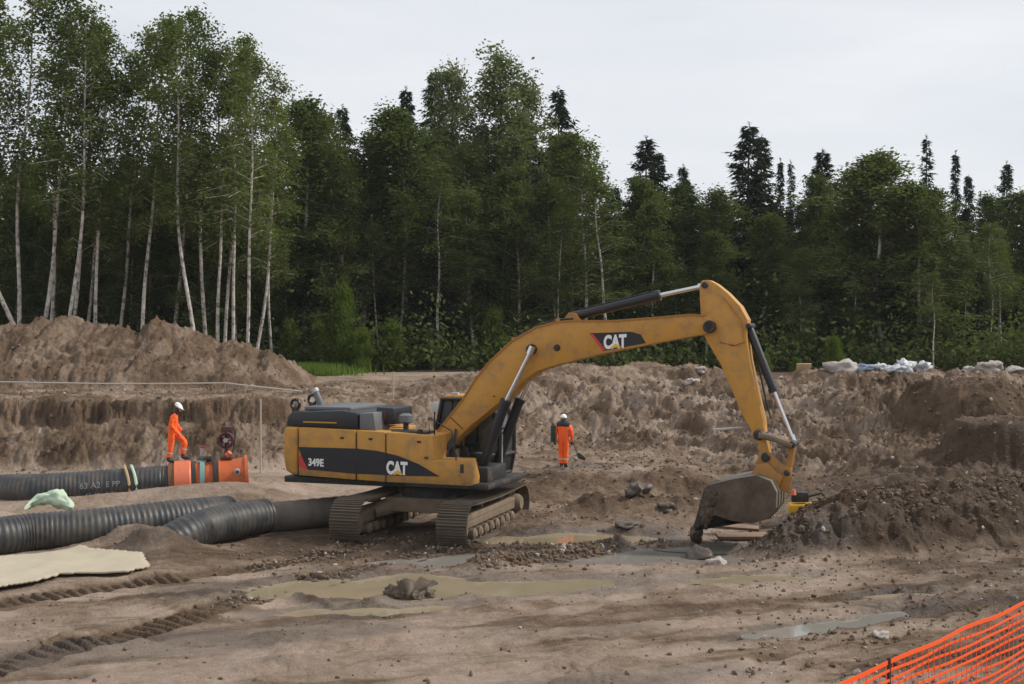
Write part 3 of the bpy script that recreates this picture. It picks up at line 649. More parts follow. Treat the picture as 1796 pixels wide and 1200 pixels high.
for side in (-1, 1):
    yy = side * 1.37
    b = MB(); b.box((0, yy, .55), (3.9, .34, .30)); b.prism([(-1.9, .60), (1.9, .60), (1.6, .74), (-1.6, .74)], yy - .20, yy + .20)
    tr = b.build('track', M['trackframe'], exc, .03, mat4=None); tr.rotation_euler = (0, 0, TA)
    tr['label'] = 'crawler track nearer the bucket' if side == -1 else 'crawler track nearer the black pipes'
    for i in range(NS):
        x, z, a_ = belt(i * TL / NS)
        o = bpy.data.objects.new('shoe', shoe_me); col.objects.link(o); o.parent = tr
        o.location = (x, yy, z); o.rotation_euler = (0, -a_, 0)
    for k in range(8):
        x = -1.55 + k * 3.1 / 7
        MB().tube([(x, yy - .27, .24), (x, yy - .22, .24), (x, yy + .22, .24), (x, yy + .27, .24)], [.07, .135, .135, .07], 14).build('roller', M['trackframe'], tr)
    for x in (-.8, .8): MB().tube([(x, yy - .16, .86), (x, yy + .16, .86)], .075, 12).build('carrier_roller', M['trackframe'], tr)
    # sprocket (toothed) and idler
    pr = []; nt = 13
    for k in range(nt * 2):
        r = .40 if k % 2 == 0 else .33; a_ = PI * k / nt; pr.append((HL + r * math.cos(a_), ZC + r * math.sin(a_)))
    b = MB(); b.prism(pr, yy - .05, yy + .05); b.tube([(HL, yy - .30, ZC), (HL, yy - .2, ZC), (HL, yy + .2, ZC), (HL, yy + .30, ZC)], [.17, .24, .24, .17], 20).build('sprocket', M['trackframe'], tr)
    b = MB(); b.tube([(-HL, yy - .14, ZC), (-HL, yy + .14, ZC)], .38, 26); b.tube([(-HL, yy - .22, ZC), (-HL, yy + .22, ZC)], .15, 16).build('idler', M['trackframe'], tr)

# --- cab, on the far side
CV0, CV1 = .42, 1.5
def cabp(v): return prof([(764, 762), (778, 702), (800, 698), (866, 702), (884, 735), (889, 780), (884, 836), (770, 836)], v)
cp = cabp(CV0)
cu0, cu1 = min(q[0] for q in cp), max(q[0] for q in cp)
zr = max(q[1] for q in cp)
Q = [(.45, 1.45), (.45, 2.55), (.62, zr - .03), (1.95, zr - .03), (2.22, 2.65), (2.22, 1.95), (2.12, 1.45)]
CS = .62
cab = MB()
def rail(a_, c_, w=.07): cab.tube([a_, c_], w, 6)
for v in (CV0, CV1):
    for i in range(len(Q)):
        (x0, z0_), (x1, z1_) = Q[i], Q[(i + 1) % len(Q)]; rail((x0, v, z0_), (x1, v, z1_), .05)
    rail((1.15, v, 1.45), (1.22, v, zr - .03), .04)
for (x, z) in Q: rail((x, CV0, z), (x, CV1, z), .05)
cab = cab.build('cab', M['black'], exc); cab.location.x = -CS
MB().prism([(.45, 1.45), (.45, 2.05), (2.2, 1.95), (2.12, 1.45)], CV0 + .03, CV1 - .03).build('cab_lower_body', M['black'], cab, .03)
MB().prism([(.40, 1.6), (.45, 2.55), (.62, zr - .06), (.9, zr - .06), (.8, 1.6)], CV0 + .015, CV1 - .015).build('cab_rear_wall', M['black'], cab, .03)
MB().prism([(.55, zr - .02), (2.0, zr - .02), (1.92, zr + .07), (.68, zr + .07)], CV0 - .03, CV1 + .03).build('cab_roof', M['yellow'], cab, .03)
MB().prism([(.92, 2.07), (1.16, 2.06), (1.22, zr - .08), (.95, zr - .08)], CV0 + .01, CV0 + .02).build('window', M['glass'], cab)
MB().prism([(1.22, 2.06), (2.16, 2.0), (2.16, 2.65), (1.93, zr - .08), (1.28, zr - .08)], CV0 + .01, CV0 + .02).build('window', M['glass'], cab)
fw = MB(); fw.add([(2.20, CV0 + .06, 2.0), (2.20, CV1 - .06, 2.0), (2.20, CV1 - .06, 2.62), (2.20, CV0 + .06, 2.62), (1.95, CV0 + .06, zr - .1), (1.95, CV1 - .06, zr - .1)], [(0, 1, 2, 3), (3, 2, 5, 4)])
fw.build('windscreen', M['glass'], cab)
MB().box((1.15, .95, 2.15), (.5, .5, .14)).build('driver_seat', M['dark'], cab, .05)
MB().box((.95, .95, 2.5), (.14, .5, .6)).build('seat_back', M['dark'], cab, .05)
b = MB(); b.tube([(2.28, CV0 - .02, 1.5), (2.30, CV0 - .02, 2.5)], .02, 8); b.build('grab_rail', M['lightgrey'], cab)
b = MB(); b.box((.95, .5, zr + .10), (.2, .1, .08)).build('work_light', M['lightgrey'], cab, .01)
# mechanics and pipes between deck and cab, boom foot brackets
b = MB(); b.prism([(-.45, 1.4), (.95, 1.4), (.75, 2.15), (.15, 2.35), (-.35, 2.2)], -.46, -.38); b.prism([(-.45, 1.4), (.95, 1.4), (.75, 2.15), (.15, 2.35), (-.35, 2.2)], .30, .38)
b.build('boom_bracket', M['dark'], exc, .01)
b = MB(); b.box((1.35, -.30, 1.60), (.9, 1.3, .36)).build('valve_chest', M['dark'], exc, .03)
b = MB()
for k in range(5): b.tube([(.1 + k * .1, -.60 - .05 * k, 1.55), (.25 + k * .1, -.62, 2.0 + .05 * k), (.55 + k * .05, -.5, 2.3), (.7, -.36, 2.5 + .04 * k)], .026, 7)
b.build('hydraulic_hoses', M['dark'], exc)
MB().box((1.15, -.95, 1.52), (.7, .55, .30)).build('front_deck', M['yellow_dirty'], exc, .03)
MB().box((.75, -.95, 1.78), (.25, .35, .28)).build('solenoid_box', M['yellow_dirty'], exc, .02)

# --- boom
BW = .33
boom_px = [(764, 790), (762, 772), (768, 755), (788, 730), (810, 702), (833, 665), (858, 634), (898, 597), (941, 573), (975, 564), (1002, 562), (1074, 562), (1154, 556), (1210, 551), (1236, 553), (1250, 560), (1256, 572), (1250, 583),
           (1238, 586), (1210, 591), (1130, 606), (1050, 622), (970, 642), (940, 652), (914, 670), (897, 692), (867, 713), (825, 747), (793, 778), (782, 796), (772, 798)]
bp = prof(boom_px, -BW)
bo = MB(); bo.prism(bp, -BW, BW); boom = bo.build('boom', M['yellow'], exc, .018)
# flange lips along the top edge
top = bp[2:15]
b = MB()
for (x0, z0_), (x1, z1_) in zip(top[:-1], top[1:]):
    mid_ = Vector(((x0 + x1) / 2, -BW - .0, (z0_ + z1_) / 2)); an = math.atan2(z1_ - z0_, x1 - x0); l = math.hypot(x1 - x0, z1_ - z0_)
    b.box(mid_ + Vector((0, 0, -.01)), (l + .01, .05, .035), Matrix.Rotation(-an, 3, 'Y'))
b.build('weld_lip', M['yellow_dirty'], boom)
b = MB(); tp_ = [Vector((x, -.12, z + .045)) for x, z in top[1:9]]
for dv in (-.05, .03, .12): b.tube([q + Vector((0, dv, 0)) for q in tp_], .024, 7)
b.build('hydraulic_line', M['black'], boom)
b = MB()
for k in (2, 4, 6): q = tp_[k]; b.box((q.x, -.08, q.z), (.10, .32, .06))
b.build('pipe_clamp', M['yellow_dirty'], boom)
VB = -BW - .004
bd = MB().prism(prof([(1034, 584.5), (1108, 582), (1124, 587), (1133, 602), (1100, 608), (1057, 616)], VB), VB - .004, VB).build('black_decal', M['decal'], boom)
MB().prism(prof([(1034, 585), (1040, 586), (1062, 613.6), (1057, 616)], VB - .005), VB - .008, VB - .005).build('red_slash', M['red'], bd)
put_text('CAT', (1059, 1099), (588, 613), VB - .006, M['white'], bd, .06, .05)
MB().prism(prof([(1079.5, 603), (1090, 608.5), (1070, 611)], VB - .030), VB - .030, VB - .027).build('yellow_triangle', M['letter_yellow'], bd)
def boss(px, py, v, r, mat, parent, name='pin', dep=.06):
    q = UP(px, py, v); return MB().tube([(q.x, v - dep, q.z), (q.x, v - dep * .1, q.z), (q.x, -v + dep, q.z)], [r * .85, r, r], 18).build(name, mat, parent, .01)
boss(932, 613, -BW - .04, .135, M['dark'], boom, dep=.10); boss(977, 610, -BW, .085, M['dark'], boom); boss(1244, 572, -BW, .12, M['dark'], boom, dep=.09)
boss(781, 786, -BW - .05, .13, M['dark'], boom, dep=.08)
boss(867, 695, -BW, .02, M['dark'], boom)
for s in (1,):  # inner seam line near the foot
    b = MB(); b.tube([UP(790, 732, -BW - .006), UP(812, 753, -BW - .006)], .012, 6).build('weld_seam', M['dark'], boom)

def cylinder(parent, A, Bm, C_, rb, rr, nameb='cylinder_barrel'):
    A, Bm, C_ = Vector(A), Vector(Bm), Vector(C_); d = (C_ - A).normalized()
    q = MB(); q.tube([A - d * .08, A + d * .02, A + d * .05, Bm - d * .10, Bm - d * .10, Bm], [rb * .8, rb * .95, rb, rb, rb * 1.18, rb * 1.18], 18)
    br = q.build(nameb, M['black'], parent)
    MB().tube([Bm - d * .05, C_ - d * .12, C_ - d * .12, C_ + d * .08], [rr, rr, rr * 1.6, rr * 1.5], 14).build('cylinder_rod', M['steel'], br)
    MB().tube([A + d * .2 + Vector((0, 0, rb + .02)), Bm - d * .18 + Vector((0, 0, rb + .02))], .02, 7).build('hydraulic_line', M['dark'], br)
    return br
for v in (-.52, .52):
    A = UP(845, 822, -.52); Bm = UP(888, 702, -.52); C_ = UP(932, 613, -.52)
    for q in (A, Bm, C_): q.y = v
    cylinder(exc, A, Bm, C_, .125, .055)
A, Bm, C_ = UP(1003, 556, 0), UP(1158, 518, 0), UP(1234, 502, 0); cylinder(exc, A, Bm, C_, .115, .055)
b = MB()
for v in (-.14, .14): b.prism(prof([(985, 566), (998, 548), (1010, 550), (1022, 564)], v), v - .03, v + .03)
b.build('cylinder_bracket', M['yellow_dirty'], boom)
# --- stick
SW = .26
st_px = [(1227, 500), (1231, 492), (1243, 491), (1256, 498), (1276, 514), (1298, 537), (1311, 561), (1309, 588), (1315, 632), (1327, 688), (1339, 738), (1341, 765), (1350, 800), (1344, 812), (1335, 808), (1330, 780),
         (1320, 760), (1302, 728), (1282, 680), (1262, 636), (1244, 606), (1234, 588), (1229, 552), (1227, 520)]
sk = MB(); sk.prism(prof(st_px, -SW), -SW, SW); stick = sk.build('stick', M['yellow'], exc, .02)
# boom fork plates gripping the stick
fk = MB()
fp = prof([(1222, 553), (1244, 553), (1262, 562), (1266, 576), (1256, 590), (1236, 592), (1222, 588)], -BW)
boss(1244, 573, -SW - .10, .15, M['dark'], stick, dep=.06)
boss(1236, 500, -SW, .08, M['dark'], stick); boss(1313, 572, -SW, .07, M['dark'], stick); boss(1331, 763, -SW - .03, .13, M['dark'], stick, dep=.09); boss(1343, 802, -SW - .02, .11, M['dark'], stick, dep=.06)
b = MB(); b.tube([UP(1268, 520, -SW - .03), UP(1300, 560, -SW - .03), UP(1306, 600, -SW - .02), UP(1286, 606, -SW - .02), UP(1262, 600, -SW - .02)], .014, 6).build('weld_seam', M['yellow_dirty'], stick)
A, Bm, C_ = UP(1314, 576, 0), UP(1358, 688, 0), UP(1391, 772, 0); cylinder(exc, A, Bm, C_, .10, .048)
# hose hanging along the stick
b = MB(); b.tube([UP(1316, 590, .1), UP(1330, 640, .12), UP(1343, 700, .1), UP(1352, 735, .1)], .022, 7).build('hydraulic_line', M['dark'], stick)
# --- linkage and coupler
b = MB()
for v in (-.33, .33): b.tube([UP(1331, 763, v), UP(1360, 770, v), UP(1390, 782, v)], [.09, .075, .09], 10)
b.build('link', M['trackframe'], exc)
b = MB()
for v in (-.17, .17): b.tube([UP(1389, 780, v), UP(1388, 800, v), UP(1380, 836, v)], [.10, .085, .09], 10)
b.build('link', M['yellow_dirty'], exc); boss(1389, 780, -.36, .085, M['dark'], exc, dep=.04)
b = MB()
for v in (-.24, .20): b.prism(prof([(1334, 792), (1352, 794), (1372, 815), (1388, 822), (1390, 842), (1384, 866), (1350, 850), (1326, 846), (1326, 812)], v), v - .03, v + .03)
b.box((UZ(1352, 836, 0)[0], 0, UZ(1352, 836, 0)[1]), (.5, .42, .07)); b.build('coupler', M['yellow_dirty'], exc, .01)
boss(1380, 830, -.28, .07, M['dark'], exc, dep=.04)
# --- bucket
BKW = .78
bk_px = [(1243, 851), (1284, 841), (1326, 834), (1352, 844), (1362, 864), (1361, 892), (1346, 911), (1318, 919), (1284, 914), (1254, 904), (1220, 930)]
bk = prof(bk_px, -BKW); cxk = sum(q[0] for q in bk) / len(bk); czk = sum(q[1] for q in bk) / len(bk)
def inset(q, k): 
    d = Vector((cxk - q[0], czk - q[1])).normalized() * k; return (q[0] + d.x, q[1] + d.y)
s_ = MB(); outer = bk; inner = [inset(q, .05) for q in bk]
s_.prism(outer + inner[::-1], -BKW + .03, BKW - .03)
bucket = s_.build('bucket', M['bucket'], exc, .006)
for v in (-BKW, BKW - .035):
    MB().prism([bk[0]] + bk[1:] + [(bk[10][0] + .02, bk[10][1] + .15), (bk[0][0] - .02, bk[0][1] - .25)], v, v + .035).build('side_plate', M['bucket_mud'], bucket, .008)
    MB().prism([bk[10], (bk[10][0] - .04, bk[10][1] + .10), (bk[0][0] - .10, bk[0][1] - .08), bk[0], (bk[0][0] + .10, bk[0][1] - .05), (bk[10][0] + .13, bk[10][1] + .12)], v - .012, v + .047).build('side_cutter', M['dark'], bucket, .006)
lip = Vector((bk[10][0], 0, bk[10][1])); dirn = (Vector((bk[10][0], 0, bk[10][1])) - Vector((bk[9][0], 0, bk[9][1]))).normalized()
for k in range(5):
    v = -BKW + .12 + k * (2 * BKW - .24) / 4
    q = MB(); A = lip + Vector((0, v, 0)) - dirn * .12; nrm = Vector((-dirn.z, 0, dirn.x))
    pts = [A - nrm * .07, A + nrm * .07, A + dirn * .38 + nrm * .015, A + dirn * .38 - nrm * .015]
    q.prism([(w.x, w.z) for w in pts], v - .055, v + .055).build('tooth', M['bucket'], bucket, .01)
b = MB()
for v in (-.36, .30): b.prism(prof([(1316, 838), (1326, 815), (1346, 812), (1362, 828), (1374, 836), (1366, 856), (1340, 856)], v), v, v + .05)
b.build('bucket_ear', M['yellow_dirty'], bucket, .008)
# wear strips on the heel
for v in (-.45, 0, .45):
    b = MB()
    for i in range(3, 8):
        (x0, z0_), (x1, z1_) = bk[i], bk[i+1]; dx, dz = x1 - x0, z1_ - z0_; l = math.hypot(dx, dz); n_ = (-dz / l, dx / l)
        o_ = (x0 + x1) / 2 + n_[0] * .012, (z0_ + z1_) / 2 + n_[1] * .012
        b.box((o_[0], v, o_[1]), (l, .1, .03), Matrix.Rotation(-math.atan2(dz, dx), 3, 'Y'))
    b.build('wear_strip', M['bucket'], bucket)
# mud load and mud hanging from the lip
def lumpy(name, c, r, mat, parent=None, seed=0, sub=3, amp=.3, freq=1.6, squash=(1, 1, 1)):
    bm = bmesh.new(); bmesh.ops.create_icosphere(bm, subdivisions=sub, radius=1)
    off = Vector((seed * 3.1, seed * 1.7, seed * .9))
    from mathutils import noise as mn
    for v in bm.verts:
        n_ = mn.fractal(v.co * freq + off, 1.0, 2.0, 4); v.co = v.co * (1 + amp * n_); v.co = Vector((v.co.x * r[0], v.co.y * r[1], v.co.z * r[2])) + Vector(c)
    me = bpy.data.meshes.new(name); bm.to_mesh(me); bm.free(); me.shade_smooth() if sub > 1 else None
    return link(name, me, mat, parent)
M['mud'] = paint('wet_dark_mud', (.080, .055, .036), .6, .3, 6, 0, (.09, .065, .045))
q = UP(1262, 875, 0); lumpy('mud_load', (q.x + .3, 0, q.z + .02), (.55, .68, .42), M['mud'], bucket, 3)
for k, (px_, py_, r_) in enumerate(((1238, 900, (.12, .05, .26)), (1246, 872, (.12, .04, .2)))):
    q = UP(px_, py_, -BKW - .012); lumpy('caked_mud', tuple(q), r_, M['mud'], bucket, 40 + k, 4, .9, 2.6)
for k in range(7):
    q = UP(1222 + 4 * math.sin(k * 2.2), 930 + 3 * k, -.6 + k * .16)
    lumpy('hanging_mud', tuple(q), (.10, .12, .14 + .04 * (k % 3)), M['mud'], bucket, 10 + k, 2, .5, 2.2)

# ------------------------------------------------------------------ PIPES
def corr_pipe(name, pts, R_, mat, pitch=.13, amp=.015, n=36, closed_end=False, label=None, cat='pipe', group=None):
    pts = [Vector(p_) for p_ in pts]; L_ = [0]
    for a_, b_ in zip(pts[:-1], pts[1:]): L_.append(L_[-1] + (b_ - a_).length)
    tot = L_[-1]; c = []; r = []; ds = pitch / 4; k = 0; s = 0
    while s < tot:
        i = max(j for j in range(len(pts) - 1) if L_[j] <= s + 1e-9); f = (s - L_[i]) / (L_[i+1] - L_[i])
        f_ = f; p0 = pts[max(i-1, 0)]; p1 = pts[i]; p2 = pts[i+1]; p3 = pts[min(i+2, len(pts)-1)]
        w = .5 * ((2*p1) + (p2 - p0) * f_ + (2*p0 - 5*p1 + 4*p2 - p3) * f_**2 + (3*p1 - p0 - 3*p2 + p3) * f_**3)
        c.append(w); r.append(R_ + (amp if k % 4 in (0, 1) else -amp * .3)); k += 1; s += ds
    b = MB(); b.tube(c, r, n, False)
    rin = [R_ * .88, R_ * .88]
    d0 = (c[1] - c[0]).normalized(); d1 = (c[-1] - c[-2]).normalized()
    # inner bore walls near both ends so the pipe is open with thickness
    for cc, dd, r_ in ((c[0], d0, r[0]), (c[-1], -d1, r[-1])):
        nn = len(b.v); b.tube([cc, cc + dd * .001, cc + dd * 1.2], [r_, R_ * .86, R_ * .86], n, False)
        b.tube([cc + dd * 1.2, cc + dd * 1.201], [R_ * .86, .01], n, False)
    o = b.build(name, mat, None)
    return o
# upper pipe
def PY(px, py, z): x, y = G(px, py, z); return (x, y, z)
pa = [(-18.5, 34.6, .42), PY(-60, 866, .45), PY(60, 862, .50), PY(160, 856, .55), PY(300, 846, .66)]
up = tag(corr_pipe('black_pipe', pa, .50, M['pipe'], .125), 'black corrugated pipe with faded white lettering, running to the orange fittings', 'pipe', 'corrugated drain pipes')
pa_v = [Vector(q) for q in pa]; dirp = (pa_v[4] - pa_v[3]).normalized(); e0 = pa_v[4]
# faint lettering on the pipe side
for body, s_off, sz, zz in (('63 A2', -2.25, .24, .12), ('E PP', -1.62, .22, .12), ('45 1I', -2.2, .2, -.16), ('5 21', -1.65, .2, -.16)):
    me, (x0, x1, y0, y1) = text_mesh(body, sz, .002, .004); me.materials.clear()
    side = Vector((dirp.y, -dirp.x, 0)).normalized(); c0 = e0 + dirp * s_off
    for q in me.vertices:
        ang = (q.co.y + zz) / .53
        w = c0 + dirp * q.co.x + side * (.537 * math.cos(ang) + .002) + Vector((0, 0, .537 * math.sin(ang))); q.co = w
    link('faded_lettering', me, M['grey' if False else 'lightgrey'], up)
# orange fittings assembled at its end
def ringpipe(name, o, d, prof_, mat, parent=None, n=44):
    b = MB(); b.tube([o + d * q[0] for q in prof_], [q[1] for q in prof_], n, False); return b.build(name, mat, parent)
fit = tag(ringpipe('orange_coupling', e0, dirp, [(-.06, .46), (-.06, .57), (.10, .58), (.11, .46)], M['brown']), 'orange and salmon banded coupling on the black pipe under the left worker', 'pipe coupling')
ringpipe('salmon_band', e0, dirp, [(.08, .50), (.12, .62), (.55, .62), (.60, .58), (.60, .5)], M['pink_orange'], fit)
ringpipe('middle_sleeve', e0, dirp, [(.58, .40), (.60, .53), (1.42, .53), (1.42, .40)], M['orange_pipe'], fit)
ringpipe('dark_gasket', e0, dirp, [(.60, .50), (.62, .57), (.72, .57), (.74, .5)], M['dark'], fit)
ringpipe('dark_gasket', e0, dirp, [(1.22, .50), (1.24, .60), (1.34, .60), (1.36, .5)], M['dark'], fit)
end = tag(ringpipe('orange_pipe_end', e0, dirp, [(1.36, .4), (1.37, .56), (1.40, .58), (1.50, .56), (1.9, .57), (2.10, .60), (2.16, .66), (2.24, .66), (2.25, .5), (1.5, .45), (1.5, .02)], M['orange_pipe']), 'rust orange flared pipe end with a round valve at its side', 'pipe end')
side = Vector((dirp.y, -dirp.x, 0)).normalized()
vv = e0 + dirp * 1.92 + side * .52 + Vector((0, 0, .22)); b = MB(); b.tube([vv - side * .06, vv + side * .07], [.10, .08], 16).build('valve_socket', M['lightgrey'], end)
b = MB(); b.tube([vv + side * .05, vv + side * .085], [.055, .055], 14).build('valve_hole', M['dark'], end)
st = MB(); n = 26
for k in range(n):
    a_, a2 = PI * (1.2 * k / n - .35), PI * (1.2 * (k + 1) / n - .35)
    for w0, w1 in ((.84, .98),):
        P4 = [e0 + dirp * w0 + side * .60 * math.cos(a_) + Vector((0, 0, .60 * math.sin(a_))), e0 + dirp * w1 + side * .60 * math.cos(a_) + Vector((0, 0, .60 * math.sin(a_))),
              e0 + dirp * w1 + side * .60 * math.cos(a2) + Vector((0, 0, .60 * math.sin(a2))), e0 + dirp * w0 + side * .60 * math.cos(a2) + Vector((0, 0, .60 * math.sin(a2)))]
        P4b = [p_ - (p_ - (e0 + dirp * .9)).normalized() * .03 for p_ in P4]
        st.add(P4 + P4b, [(0,1,2,3), (7,6,5,4), (0,4,5,1), (3,2,6,7)])
tag(st.build('lifting_strap', M['teal'], None), 'worn teal lifting strap looped over the orange coupling', 'strap')
# hose ties on the pipe
for k, (so, mt) in enumerate(((-1.25, 'tan'), (-1.05, 'pale_green'))):
    c0 = e0 + dirp * so
    pts = [c0 + dirp * (.10 * math.sin(q * .5)) + side * .57 * math.cos(PI * (q / 10 - .35)) + Vector((0, 0, .57 * math.sin(PI * (q / 10 - .35)))) for q in range(13)]
    tag(MB().tube(pts, .045, 8).build('rope_sling', M[mt]), ['tan rope sling round the upper black pipe', 'pale green rope sling round the upper black pipe, nearer the orange coupling'][k], 'rope')
# maroon wheel machine on the pipe end
bx = e0 + dirp * 1.62 + Vector((0, 0, .57))
mw = tag(empty('valve_machine', tuple(bx)), 'dark maroon wheeled valve machine standing on top of the orange pipe end', 'machine')
b = MB(); b.box((0, 0, .04), (.34, .30, .08)); b.tube([(0, 0, .05), (0, 0, .40)], [.09, .07], 12); b.build('stand', M['maroon'], mw, .01)
b = MB(); b.box((0, .02, .85), (.34, .20, .26)); b.box((-.22, .02, .55), (.16, .18, .2)); b.tube([(0, 0, .3), (0, 0, .8)], .07, 10); b.build('gear_case', M['maroon'], mw, .02)
n = 22; b = MB(); b.tube([(.0 + .21 * math.cos(2*PI*k/n), -.14, .58 + .21 * math.sin(2*PI*k/n)) for k in range(n + 1)], .05, 8, False)
for k in range(5): b.tube([(0, -.14, .58), (.2 * math.cos(2*PI*k/5), -.14, .58 + .2 * math.sin(2*PI*k/5))], .022, 6)
wh = b.build('hand_wheel', M['maroon'], mw); MB().tube([(0, -.20, .58), (0, .0, .58)], .065, 14).build('wheel_hub', M['lightgrey'], wh)
b = MB(); b.tube([(.17, .02, .98), (.26, 0, .8), (.2, 0, .3), (.1, 0, .1)], .022, 7).build('chain', M['dark'], mw)
MB().tube([(.02, -.08, .12), (.12, -.12, .22)], [.09, .07], 12).build('salmon_fitting', M['pink_orange'], mw)
# small grey tool by the worker's foot
bx2 = e0 + dirp * .88 + Vector((0, 0, .60)); tb_ = tag(empty('clamping_tool', tuple(bx2)), 'small grey clamping tool with a red knob at the left worker\'s feet', 'tool')
MB().box((0, 0, .06), (.22, .18, .12)).build('tool_body', M['grey'], tb_, .02); MB().tube([(0, 0, .1), (.03, -.02, .34)], [.05, .065], 12).build('tool_neck', M['lightgrey'], tb_)
MB().tube([(.03, -.02, .34), (.04, -.02, .42)], [.03, .05], 10).build('knob', M['red'], tb_); MB().tube([(.18, -.1, .02), (.36, -.16, .06)], .085, 12).build('motor', M['dark'], tb_)

# lower pipes
pb = [(-16, 28.4, .40), PY(-60, 946, .42), PY(60, 935, .44), PY(180, 925, .48), PY(330, 908, .55), PY(400, 902, .5)]
tag(corr_pipe('black_pipe', pb, .45, M['pipe'], .125), 'long black corrugated pipe behind the cream cloth', 'pipe', 'corrugated drain pipes')
pc_ = [(-7.65, 28.95, .42), (-6.8, 29.7, .50), (-6.05, 30.6, .62)]
pc_ = [PY(285, 962, .16), PY(330, 936, .42), PY(395, 916, .54), PY(468, 905, .56)]
tag(corr_pipe('black_pipe', pc_, .42, M['pipe'], .125), 'short black corrugated pipe with an open end between long pipe and dusty grey pipe', 'pipe', 'corrugated drain pipes')
pd = [PY(470, 908, .42), PY(530, 903, .42), PY(610, 895, .42)]
tag(corr_pipe('grey_pipe', pd, .38, M['pipe_dusty'], .3, .01), 'dust covered grey pipe stub beside the excavator track', 'pipe', 'corrugated drain pipes')

# cream cloth sheet
def sheet(name, outline, thick, mat, zoff=.06, amp=.05, res=.12):
    xs = [q[0] for q in outline]; ys_ = [q[1] for q in outline]
    nx = int((max(xs) - min(xs)) / res) + 2; ny = int((max(ys_) - min(ys_)) / res) + 2
    gx = np.linspace(min(xs), max(xs), nx); gy = np.linspace(min(ys_), max(ys_), ny)
    X_, Y_ = np.meshgrid(gx, gy)
    def inside(x, y):
        c = False; j = len(outline) - 1
        for i in range(len(outline)):
            if (outline[i][1] > y) != (outline[j][1] > y) and x < (outline[j][0]-outline[i][0])*(y-outline[i][1])/(outline[j][1]-outline[i][1])+outline[i][0]: c = not c
            j = i
        return c
    hh = terrain(X_.ravel(), Y_.ravel())[0].reshape(X_.shape)
    hs = hh * .35 + .12 + zoff + amp * fbm(X_, Y_, .6, 3) + .015 * fbm(X_, Y_, 2.5, 3)
    hs = np.maximum(hs, hh + .015)
    b = MB(); V = [(X_[j, i], Y_[j, i], hs[j, i]) for j in range(ny) for i in range(nx)]
    Fc = [(j*nx+i, j*nx+i+1, (j+1)*nx+i+1, (j+1)*nx+i) for j in range(ny-1) for i in range(nx-1) if inside((gx[i]+gx[i+1])/2, (gy[j]+gy[j+1])/2)]
    used = sorted({k for f in Fc for k in f}); mp__ = {k: i for i, k in enumerate(used)}
    me = bpy.data.meshes.new(name); me.from_pydata([V[k] for k in used], [], [tuple(mp__[k] for k in f) for f in Fc]); me.shade_smooth()
    o = link(name, me, mat)
    md = o.modifiers.new('thickness', 'SOLIDIFY'); md.thickness = thick; md.offset = -1
    return o
ol = [G(-90, 985, .25), G(0, 971, .25), G(70, 964, .25), G(140, 954, .25), G(165, 962, .25), G(215, 966, .25), G(248, 969, .25), G(256, 985, .2), G(260, 999, .15), G(225, 1006, .15), G(160, 1006, .15), G(105, 1010, .12), G(60, 1026, .1), G(30, 1030, .1), G(0, 1036, .1), G(-90, 1052, .1)]
tag(sheet('ground_cloth', ol, .04, M['cream'], .05, .06, .07), 'pale cream cloth sheet spread on the mud below the long black pipe', 'cloth')
# pale green crumpled sack
def sack():
    b = bmesh.new(); path = [PY(42, 893, .62), PY(60, 880, .72), PY(82, 874, .80), PY(105, 876, .78), PY(128, 890, .66)]
    rad = [.06, .15, .22, .27, .12]; n = 22; m_ = 30; V = []
    from mathutils import noise as mn
    for i in range(m_ + 1):
        f = i / m_ * 4; k = min(3, int(f)); t_ = f - k; c = Vector(path[k]).lerp(Vector(path[k+1]), t_); r = rad[k] * (1 - t_) + rad[k+1] * t_
        if i in (0, m_): r *= .2
        for j in range(n):
            a_ = 2 * PI * j / n; d = Vector((0, math.cos(a_) * 1.3, math.sin(a_) * .8)); rr = r * (1 + .45 * mn.noise(Vector((c.x * 4, math.cos(a_) * 1.6, math.sin(a_) * 1.6))) + .15 * math.sin(j * 2.4 + i * .7))
            V.append(b.verts.new(c + d * rr))
    for i in range(m_):
        for j in range(n): b.faces.new((V[i*n+j], V[i*n+(j+1) % n], V[(i+1)*n+(j+1) % n], V[(i+1)*n+j]))
    b.faces.new(V[:n][::-1]); b.faces.new(V[-n:])
    me = bpy.data.meshes.new('sack'); b.to_mesh(me); b.free(); me.shade_smooth(); return link('sack', me, M['pale_green'])
tag(sack(), 'crumpled pale green sack lying between the two long black pipes', 'sack')

# ------------------------------------------------------------------ PEOPLE
def skinned(name, chains, mat, parent, sub=2, root=0):
    """chains: list of lists of (co, radius) ; the first point of later chains may be an index tuple ('j', chain, idx)"""
    bm = bmesh.new(); lay = bm.verts.layers.skin.verify(); ref = []
    for ch in chains:
        prev = None; row = []
        for it in ch:
            if it[0] == 'j': v = ref[it[1]][it[2]]
            else:
                v = bm.verts.new(it[0]); r = it[1]; v[lay].radius = r if isinstance(r, tuple) else (r, r)
            if prev is not None: bm.edges.new((prev, v))
            prev = v; row.append(v)
        ref.append(row)
    for v in bm.verts: v[lay].use_root = False
    ref[0][root][lay].use_root = True
    me = bpy.data.meshes.new('tmp'); bm.to_mesh(me); bm.free()
    o = bpy.data.objects.new('tmp', me); col.objects.link(o)
    m1_ = o.modifiers.new('s', 'SKIN'); m1_.use_smooth_shade = True; m1_.branch_smoothing = .4
    m2_ = o.modifiers.new('u', 'SUBSURF'); m2_.levels = sub; m2_.render_levels = sub
    dg = bpy.context.evaluated_depsgraph_get(); dg.update()
    me2 = bpy.data.meshes.new_from_object(o.evaluated_get(dg)); bpy.data.objects.remove(o)
    me2.name = name; me2.materials.clear(); me2.shade_smooth()
    return link(name, me2, mat, parent)
